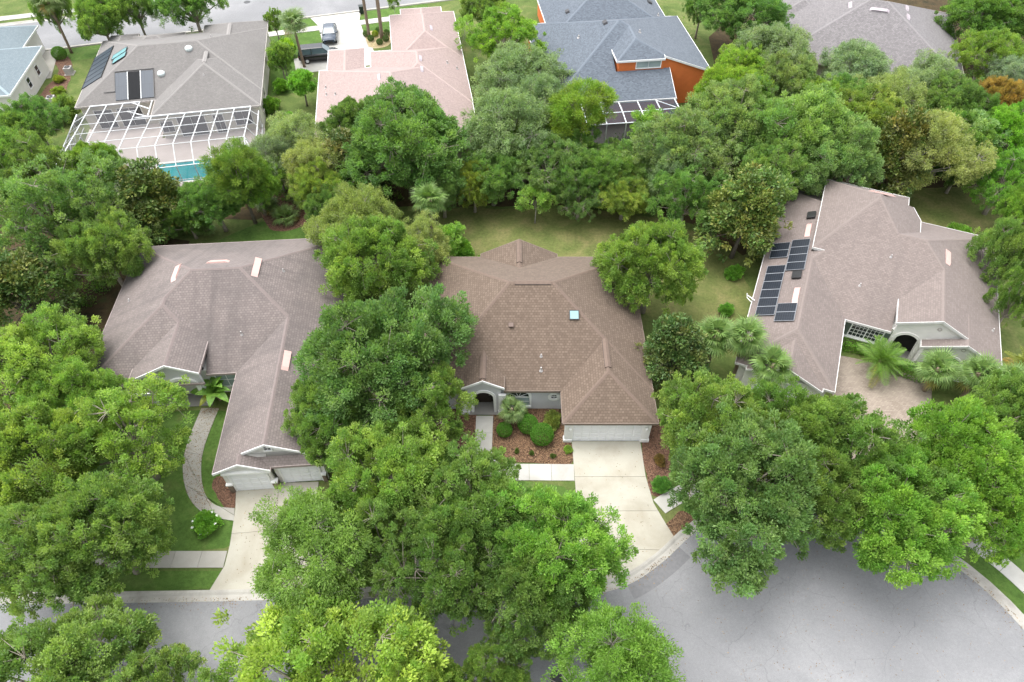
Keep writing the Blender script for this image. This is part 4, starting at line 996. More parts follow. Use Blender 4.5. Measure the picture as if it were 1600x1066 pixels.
for i, x in enumerate(gx):
    for k in range(2): beam2((x,gys[k],gzs[k]),(x,gys[k+1],gzs[k+1]))
    beam2((x,-17.2,2.7),(x,-17.2,0.05))
    if i:
        for k in range(2):
            MB().poly([(gx[i-1],gys[k+1],gzs[k+1]),(x,gys[k+1],gzs[k+1]),(x,gys[k],gzs[k]),(gx[i-1],gys[k],gzs[k])]).build('screen_pane', M['screen_dark'], sg)
            beam2((gx[i-1],gys[k+1],gzs[k+1]),(x,gys[k+1],gzs[k+1]),0.04)
        MB().poly([(gx[i-1],-17.2,.05),(x,-17.2,.05),(x,-17.2,2.7),(gx[i-1],-17.2,2.7)]).build('screen_pane', M['screen_dark'], sg)
beam2((2.1,-13.45,2.9),(4.2,-15.4,2.9),0.035)
for k in range(2): MB().poly([(4.2,gys[k],.05),(4.2,gys[k+1],.05),(4.2,gys[k+1],gzs[k+1]),(4.2,gys[k],gzs[k])]).build('screen_pane', M['screen_dark'], sg)
MB().box(-6.2,4.2,-17.2,-13.0,0,0.05).build('floor', M['porch'], sg)

# ---- house H: silver roof (top right)
hh = empty('house', (OH[0],OH[1],0), OH[2], 'house with a silver-grey shingle roof half hidden by trees, top right', 'house')
build_roof(hh, RH, M['roof_silver'], M['stucco_cream'], (0.235,0.22,0.224))
walls(hh, RH, [0,1], M['stucco_cream'], 0.35)
for x, y, wv, lv in ((-3.01,-0.16,1.6,0.42),(3.59,1.6,1.4,0.36),(3.61,-0.9,1.4,0.36)): slot_vent(hh, RH, x, y, wv, lv, M['lilac_vent'], 0, 0.14)
slot_vent(hh, RH, 0.2, -1.4, 2.2, 0.42, M['lilac_vent'], 0, 0.18)

# ------------------------------------------------------------------ foliage
def leaf_mat(name, base, yellow=(0.14,0.15,0.02), back=0.48, gloss=0.35):
    m, t, b = nodes(name)
    at = N(t, 'Attribute', attribute_name='tint', attribute_type='GEOMETRY')
    oi = N(t, 'ObjectInfo'); sep = N(t, 'SeparateColor'); t.links.new(at.outputs['Color'], sep.inputs[0])
    col = mix(t, sep.outputs[0], base, yellow)                         # young leaves are yellower
    br = N(t, 'Math', operation='MULTIPLY_ADD'); t.links.new(sep.outputs[1], br.inputs[0]); br.inputs[1].default_value = 0.9; br.inputs[2].default_value = 0.55
    v = N(t, 'VectorMath', operation='SCALE'); t.links.new(col, v.inputs[0]); t.links.new(br.outputs[0], v.inputs['Scale'])
    col2 = mix(t, 1.0, v.outputs[0], oi.outputs['Color'], 'MULTIPLY')   # each plant's own hue
    out = t.nodes['Material Output']
    b.inputs['Roughness'].default_value = 0.55; b.inputs['Specular IOR Level'].default_value = gloss
    t.links.new(col2, b.inputs['Base Color'])
    tr = N(t, 'BsdfTranslucent'); t.links.new(mix(t, 1.0, col2, (1.25,1.35,0.6), 'MULTIPLY'), tr.inputs[0])
    ms = N(t, 'MixShader'); ms.inputs[0].default_value = back
    t.links.new(b.outputs[0], ms.inputs[1]); t.links.new(tr.outputs[0], ms.inputs[2]); t.links.new(ms.outputs[0], out.inputs[0])
    return m
M['leaf'] = leaf_mat('oak_leaf', (0.126,0.228,0.052), (0.268,0.36,0.082))
M['leaf_grey'] = leaf_mat('willow_leaf', (0.165,0.245,0.09), (0.255,0.325,0.11))
M['leaf_mag'] = leaf_mat('magnolia_leaf', (0.058,0.13,0.026), (0.18,0.19,0.04), 0.15, 0.5)
M['leaf_pine'] = leaf_mat('pine_needle', (0.10,0.21,0.03), (0.22,0.31,0.04), 0.3, 0.2)
M['leaf_palm'] = leaf_mat('palm_leaf', (0.105,0.18,0.05), (0.27,0.30,0.11), 0.3, 0.4)

RNG = np.random.default_rng(11)
def unit(n, rng=RNG):
    v = rng.normal(size=(n,3)); return v/np.linalg.norm(v, axis=1, keepdims=True)
def leaf_mesh(name, P, Dir, Nrm, L, W, tint, mat, fold=0.0):
    """one rhombic leaf per row: P base, Dir along, Nrm face normal"""
    n = len(P)
    S = np.cross(Dir, Nrm); S /= np.maximum(np.linalg.norm(S, axis=1, keepdims=True), 1e-6)
    L = L[:,None]; Wd = W[:,None]
    mid = P + Dir*L*0.48
    V = np.stack([P, mid - S*Wd*0.5 + Nrm*Wd*fold, P + Dir*L, mid + S*Wd*0.5 + Nrm*Wd*fold], 1).reshape(-1,3)
    me = bpy.data.meshes.new(name)
    me.vertices.add(4*n); me.vertices.foreach_set('co', V.astype(np.float32).ravel())
    me.loops.add(4*n); me.loops.foreach_set('vertex_index', np.arange(4*n, dtype=np.int32))
    me.polygons.add(n); me.polygons.foreach_set('loop_start', np.arange(0, 4*n, 4, dtype=np.int32))
    me.update(calc_edges=True); me.materials.append(mat)
    a = me.attributes.new('tint', 'FLOAT_COLOR', 'FACE')
    c = np.ones((n,4), np.float32); c[:,:2] = tint; a.data.foreach_set('color', c.ravel())
    return me

def fib_dirs(n, zmin, zmax, rng, jit=0.25):
    i = np.arange(n)+0.5; z = zmin + (zmax-zmin)*i/n; ph = i*2.399963 + rng.uniform(0,6.28)
    r = np.sqrt(np.maximum(0, 1-np.clip(z,-1,1)**2)); d = np.stack([r*np.cos(ph), r*np.sin(ph), z],1) + rng.normal(size=(n,3))*jit
    return d/np.linalg.norm(d, axis=1, keepdims=True)

def crown(name, seed, Rr, Rz, zc, n_lobe, lobe_r, n_sub, sub_r, n_leaf, leaf_l, leaf_w, mat, flat=0.6, droop=0.0, zmin=-0.35, shape=None, young=0.35, up=0.9, spiky=0.25):
    rng = np.random.default_rng(seed)
    D = fib_dirs(n_lobe, zmin, 0.98, rng, 0.22)
    rad = rng.uniform(0.55, 0.92, n_lobe)
    C = D*rad[:,None]*np.array([Rr,Rr,Rz])
    az = np.arctan2(C[:,1], C[:,0]); f1, f2 = rng.uniform(0,6.28,2)
    C[:,:2] *= (1 + 0.15*np.sin(2*az+f1) + 0.11*np.sin(3*az+f2))[:,None]
    if shape is not None:
        k = shape((C[:,2]/Rz)); C[:,:2] *= k[:,None]
    C += np.array([0,0,zc])
    inner = rng.integers(0, n_lobe, max(1, n_lobe//4))
    C = np.vstack([C, (C[inner]-[0,0,zc])*0.45+[0,0,zc]]); nl = len(C)
    lr = lobe_r*rng.uniform(0.6, 1.3, nl)
    # sub-clumps over the outer side of every lobe
    sc, sr, slobe = [], [], []
    for i in range(nl):
        d = unit(n_sub*3, rng); out = (C[i]-[0,0,zc]); out = out/np.linalg.norm(out)
        d = d[(d@out + 0.45*d[:,2]) > -0.35][:n_sub]
        ext = rng.uniform(0.72, 1.0, len(d)); sp = rng.random(len(d)) < spiky; ext[sp] *= rng.uniform(1.1, 1.38, sp.sum())
        sc.append(C[i] + d*(lr[i]*ext)[:,None]*np.array([1,1,0.8])); sr.append(sub_r*rng.uniform(0.65,1.35,len(d))*np.where(sp,0.7,1)); slobe += [i]*len(d)
    # loose sprays over the whole crown so that the limbs do not read as separate balls
    nf = int(n_lobe*n_sub*0.16); df = fib_dirs(nf, zmin, 0.99, rng, 0.3); azf = np.arctan2(df[:,1], df[:,0])
    Pf = df*rng.uniform(0.72,1.12,nf)[:,None]*np.array([Rr,Rr,Rz]); Pf[:,:2] *= (1 + 0.15*np.sin(2*azf+f1) + 0.11*np.sin(3*azf+f2))[:,None]
    if shape is not None: Pf[:,:2] *= shape(Pf[:,2]/Rz)[:,None]
    Pf += np.array([0,0,zc]); sc.append(Pf); sr.append(sub_r*rng.uniform(0.6,1.2,nf)); slobe += list(np.argmin(((Pf[:,None,:]-C[None])**2).sum(2),1))
    sc = np.vstack(sc); sr = np.concatenate(sr); ns = len(sc)
    hue = np.clip(rng.normal(young, 0.22, ns) + rng.normal(0, 0.13, nl)[np.array(slobe)], 0, 1); val = np.clip(rng.normal(0.5, 0.16, ns), 0, 1)
    idx = np.repeat(np.arange(ns), n_leaf); n = len(idx)
    d = unit(n, rng); r = rng.random(n)**0.45
    P = sc[idx] + d*(sr[idx]*r)[:,None]*np.array([1,1,flat])
    axis = sc - np.array([0,0,zc*0.75]); axis /= np.linalg.norm(axis, axis=1, keepdims=True)
    Dir = axis[idx]*0.7 + d*0.6 + rng.normal(size=(n,3))*0.45 + np.array([0,0,-droop])
    Dir /= np.linalg.norm(Dir, axis=1, keepdims=True)
    Nn = np.array([0,0,up]) + rng.normal(size=(n,3))*0.5 + axis[idx]*0.3
    Nn -= Dir*np.sum(Nn*Dir,1,keepdims=True); Nn /= np.maximum(np.linalg.norm(Nn,axis=1,keepdims=True),1e-6)
    tint = np.stack([np.clip(hue[idx]+rng.normal(0,0.12,n),0,1), np.clip(val[idx]+rng.normal(0,0.14,n),0,1)],1)
    L = leaf_l*rng.uniform(0.6,1.35,n); W = leaf_w*rng.uniform(0.7,1.3,n)
    me = leaf_mesh(name, P, Dir, Nn, L, W, tint, mat)
    # wood: trunk, limbs to lobes, twigs to some sub-clumps
    return me, C, lr, sc, np.array(slobe)

def wood(name, zc, C, sc, slobe, tr, mat, seed, lean=0.3, twigs=0.5, fork=0.55):
    rng = random.Random(seed); b = MB()
    top = Vector((rng.uniform(-lean,lean), rng.uniform(-lean,lean), zc*fork))
    b.tube([(0,0,-0.1),(top.x*0.3,top.y*0.3,zc*fork*0.35),tuple(top)], [tr*1.35,tr,tr*0.85], 8)
    tip = top + Vector((0,0,zc*0.45)); b.tube([tuple(top), tuple(tip)], [tr*0.8, tr*0.3], 6)
    for i, c in enumerate(C):
        c = Vector(c); mid = top.lerp(c, 0.5) + Vector((rng.uniform(-.3,.3), rng.uniform(-.3,.3), rng.uniform(-.2,.35)))
        b.tube([tuple(top), tuple(mid), tuple(c)], [tr*0.42, tr*0.28, tr*0.13], 5, False)
        for j in np.where(slobe == i)[0]:
            if rng.random() < twigs:
                b.tube([tuple(c), tuple((c + Vector(sc[j]))/2 + Vector((0,0,0.06))), tuple(sc[j])], [tr*0.13, tr*0.09, tr*0.05], 3, False)
    return b.mesh(name, mat, True)

M['bark_oak'] = plain('oak_bark', (0.33,0.29,0.24), 0.95, 0.3, 6.0, bmp=0.6)
TREE = {}
def reg(kind, mesh_wood, mesh_crown, R0, H0): TREE.setdefault(kind, []).append((mesh_wood, mesh_crown, R0, H0))
for k in range(6):      # broad oaks, nominal crown radius 5 m, height 8 m
    open_ = k in (1, 4)
    cm, C, lr, sc, sl_ = crown('crown', 100+k, 4.6, (2.9,3.3,2.6,3.0,2.8,3.2)[k], 5.1, (20 if open_ else 27)+k, 1.2 if open_ else 1.25, 20 if open_ else 22, 0.38 if open_ else 0.42, 95 if open_ else 118, 0.17, 0.09, M['leaf'], 0.95, -0.25, spiky=0.44 if open_ else 0.4, young=0.38)
    reg('oak', wood('trunk', 5.1, C, sc, sl_, 0.28, M['bark_oak'], 100+k), cm, 5.0, 8.2)
for k in range(2):      # loose grey-green willowy oaks
    cm, C, lr, sc, sl_ = crown('crown', 140+k, 4.5, 3.1, 5.2, 20, 1.5, 30, 0.55, 85, 0.20, 0.075, M['leaf_grey'], 0.8, 0.45, young=0.4, up=0.6, spiky=0.4)
    reg('willow', wood('trunk', 5.2, C, sc, sl_, 0.22, M['bark_pale'], 140+k), cm, 5.0, 8.4)
for k in range(2):      # magnolias: upright, coarse dark leaves
    cm, C, lr, sc, sl_ = crown('crown', 160+k, 2.5, 4.0, 4.6, 20, 1.0, 20, 0.42, 34, 0.30, 0.15, M['leaf_mag'], 0.8, 0.0, zmin=-0.8, shape=lambda z: 1.1-0.45*np.clip(z,-1,1), young=0.28, up=0.6, spiky=0.15)
    reg('magnolia', wood('trunk', 4.6, C, sc, sl_, 0.17, M['bark'], 160+k), cm, 3.0, 8.9)
cm, C, lr, sc, sl_ = crown('crown', 180, 2.3, 2.6, 6.4, 14, 1.0, 16, 0.42, 110, 0.30, 0.035, M['leaf_pine'], 0.9, 0.0, zmin=-0.7, young=0.4, up=0.3, spiky=0.45)
reg('pine', wood('trunk', 6.4, C, sc, sl_, 0.16, M['bark'], 180, 0.15), cm, 3.0, 9.2)
cm, C, lr, sc, sl_ = crown('crown', 185, 1.05, 1.15, 3.0, 14, 0.5, 20, 0.24, 60, 0.12, 0.07, M['leaf'], 0.9, 0.0, zmin=-0.8, young=0.5, spiky=0.05)
reg('round', wood('trunk', 3.0, C, sc, sl_, 0.08, M['bark'], 185, 0.05), cm, 1.45, 4.5)
cm, C, lr, sc, sl_ = crown('crown', 190, 1.5, 1.3, 3.0, 11, 0.6, 12, 0.30, 45, 0.17, 0.08, M['leaf'], 0.7, 0.1, young=0.45, spiky=0.4)
reg('sapling', wood('trunk', 3.0, C, sc, sl_, 0.06, M['bark_pale'], 190, 0.15, 0.5), cm, 1.8, 4.6)
for k in range(2):      # shrubs
    cm, C, lr, sc, sl_ = crown('foliage', 200+k, 1.15, 0.75, 0.75, 12, 0.5, 14, 0.26, 42, 0.16, 0.085, M['leaf'], 0.8, 0.0, zmin=-0.5, young=0.3, spiky=0.3)
    reg('shrub', wood('stem', 0.75, C, sc, sl_, 0.04, M['bark'], 200+k, 0.1, 0.1), cm, 1.5, 1.75)
# clipped ball: leaves on a tight sphere
def ball_mesh(seed, n=9000):
    rng = np.random.default_rng(seed); d = unit(n, rng); d = d[d[:,2] > -0.75]; n = len(d)
    P = d*(0.93+0.07*rng.random(n))[:,None]*np.array([1,1,0.92]) + [0,0,0.85]
    Dir = d*0.5+rng.normal(size=(n,3))*0.6; Dir /= np.linalg.norm(Dir,axis=1,keepdims=True)
    Nn = d + rng.normal(size=(n,3))*0.4; Nn -= Dir*np.sum(Nn*Dir,1,keepdims=True); Nn /= np.linalg.norm(Nn,axis=1,keepdims=True)
    return leaf_mesh('foliage', P, Dir, Nn, rng.uniform(0.06,0.13,n), rng.uniform(0.04,0.07,n), np.stack([np.clip(rng.normal(0.3,0.15,n),0,1), np.clip(rng.normal(0.5,0.17,n),0,1)],1), M['leaf'])
BALL = ball_mesh(301)
STEM = MB().tube([(0,0,-0.05),(0,0,0.35),(0.05,0,0.9)],[0.07,0.06,0.03],6).mesh('stem', M['bark'])

CNT = {}
def plant(kind, x, y, Rc, H, tint, label, cat, name, group=None, part=('trunk','crown'), base=None):
    """one tree or shrub: an empty at its foot with its own wood and foliage"""
    var = TREE[kind]; i = CNT.get(kind, 0); CNT[kind] = i+1
    wm, cm, R0, H0 = var[i % len(var)]
    r = empty(name, (x, y, 0), (i*137.5) % 360, label, cat, group)
    r.scale = (Rc/R0, Rc/R0, H/H0)
    off = Vector((0,0,0))
    if base:                                    # leaning tree: foot stands away from under the crown
        r.location = (base[0], base[1], 0)
        v = Matrix.Rotation(-r.rotation_euler.z, 3, 'Z') @ Vector((x-base[0], y-base[1], 0)); off = v/(Rc/R0)
        wm = wm.copy(); n = len(wm.vertices); co = np.empty(3*n, np.float32); wm.vertices.foreach_get('co', co); co = co.reshape(-1,3)
        t = np.clip(co[:,2]/(H0*0.5), 0, 1); t = t*t*(3-2*t); co[:,0] += off.x*t; co[:,1] += off.y*t
        wm.vertices.foreach_set('co', co.ravel()); wm.update()
    vr = random.Random(label); q = vr.uniform(0.9,1.12); tint = (tint[0]*q*vr.uniform(0.92,1.1), tint[1]*q, tint[2]*q*vr.uniform(0.85,1.25))
    inst(part[0], wm, r); c = inst(part[1], cm, r, tuple(off)); c.color = (*tint, 1)
    return r

# palms
def fan_frond(seed, petiole, blade, n_seg=22, spread=125):
    rng = random.Random(seed); V = []; 
    b = MB(); b.tube([(0,0,0),(0,petiole*0.5,petiole*0.06),(0,petiole,0)], [0.025,0.02,0.012], 4, False)
    for k in range(n_seg):
        a = R(-spread + 2*spread*k/(n_seg-1)) + rng.uniform(-.03,.03); L = blade*(0.62+0.38*math.cos(a*0.55))*rng.uniform(.9,1.08)
        dx, dy = math.sin(a), math.cos(a); w = blade*0.05
        p0 = Vector((0,petiole,0)); p1 = p0 + Vector((dx,dy,0.04))*L*0.55; p2 = p0 + Vector((dx,dy,0))*L + Vector((0,0,-L*0.32*rng.uniform(.6,1.3)))
        s = Vector((dy,-dx,0))*w
        b.poly([p0, p1-s, p2, p1+s])
    return b
def pinnate_frond(seed, length, leaflet, n=26, arch_=0.5):
    rng = random.Random(seed); b = MB(); pts = []
    for i in range(9):
        t = i/8; pts.append((0, length*t*(1-0.12*t), length*(0.30*t - arch_*t*t)))
    b.tube(pts, [0.03*(1-0.8*i/8)+0.004 for i in range(9)], 4, False)
    for i in range(3, n+3):
        t = i/(n+3); y = length*t*(1-0.12*t); z = length*(0.30*t-arch_*t*t); L = leaflet*math.sin(math.pi*min(1, 0.15+0.85*t))**0.5*rng.uniform(.85,1.1)
        for s in (-1, 1):
            p0 = Vector((0,y,z)); d = Vector((s*0.85, 0.5, 0.12)).normalized(); p2 = p0 + d*L + Vector((0,0,-L*0.35)); p1 = p0 + d*L*0.5
            w = Vector((0,1,0))*leaflet*0.055; b.poly([p0, p1-w, p2, p1+w])
    return b
def add_tint(me, young, seed, sd=0.15):
    n = len(me.polygons); rng = np.random.default_rng(seed)
    a = me.attributes.new('tint','FLOAT_COLOR','FACE'); c = np.ones((n,4),np.float32)
    c[:,0] = np.clip(rng.normal(young,sd,n),0,1); c[:,1] = np.clip(rng.normal(0.5,0.15,n),0,1); a.data.foreach_set('color', c.ravel())
    return me
FAN = [add_tint(fan_frond(400+k, 0.75, 0.85).mesh('frond', M['leaf_palm']), 0.3, k) for k in range(3)]
PIN = [add_tint(pinnate_frond(420+k, 2.2, 0.52).mesh('frond', M['leaf_palm']), 0.25, k) for k in range(3)]
BAN = []
for k in range(2):
    b = MB(); n = 7
    for i in range(n):
        t0, t1 = i/n, (i+1)/n; f = lambda t: (1.9*t*(1-.15*t), 1.9*(0.55*t-0.75*t*t)); w = lambda t: 0.32*math.sin(math.pi*min(1,0.12+0.86*t))**0.7
        for s in (-1,1):
            (y0,z0),(y1,z1) = f(t0), f(t1); b.poly([(0,y0,z0),(s*w(t0),y0,z0+0.05),(s*w(t1),y1,z1+0.05),(0,y1,z1)][::s])
    BAN.append(add_tint(b.mesh('frond', M['leaf_palm']), 0.35, 50+k))
def palm(x, y, H, fronds, n, scale, label, name='palm_tree', group=None, tint=(1,1,1), el=(-35,75), trunk_r=0.17, seed=0, cat='palm tree', boots=True):
    rng = random.Random(seed); r = empty(name, (x,y,0), rng.uniform(0,360), label, cat, group)
    b = MB(); k = 10; pts = [(0.12*math.sin(i/k*2), 0.1*(i/k)**2, H*i/k) for i in range(k+1)]
    b.tube(pts, [trunk_r*(1.25 if i == 0 else 1.0)*(1.0 if i % 2 else 0.94) for i in range(k+1)], 9)
    b.build('trunk', M['palm_bark'], r, True)
    top = Vector(pts[-1])
    if boots:
        bb = MB(); bb.tube([tuple(top-Vector((0,0,.45))), tuple(top-Vector((0,0,.1))), tuple(top+Vector((0,0,.25)))],[trunk_r*1.05,trunk_r*1.6,trunk_r*0.7],8); bb.build('boot_sheath', M['palm_bark'], r)
    for i in range(n):
        az = i*137.5 + rng.uniform(-15,15); t = (i+0.5)/n; e = el[1] + (el[0]-el[1])*t + rng.uniform(-8,8)
        o = inst('frond', fronds[i % len(fronds)], r, tuple(top), (R(e), R(rng.uniform(-20,20)), R(az)), (scale*rng.uniform(.85,1.12),)*3)
        dead = t > 0.93 and rng.random() < 0.7
        o.color = (tint[0]*1.5, tint[1]*0.85, tint[2]*0.8, 1) if dead else (*tint, 1)
    return r

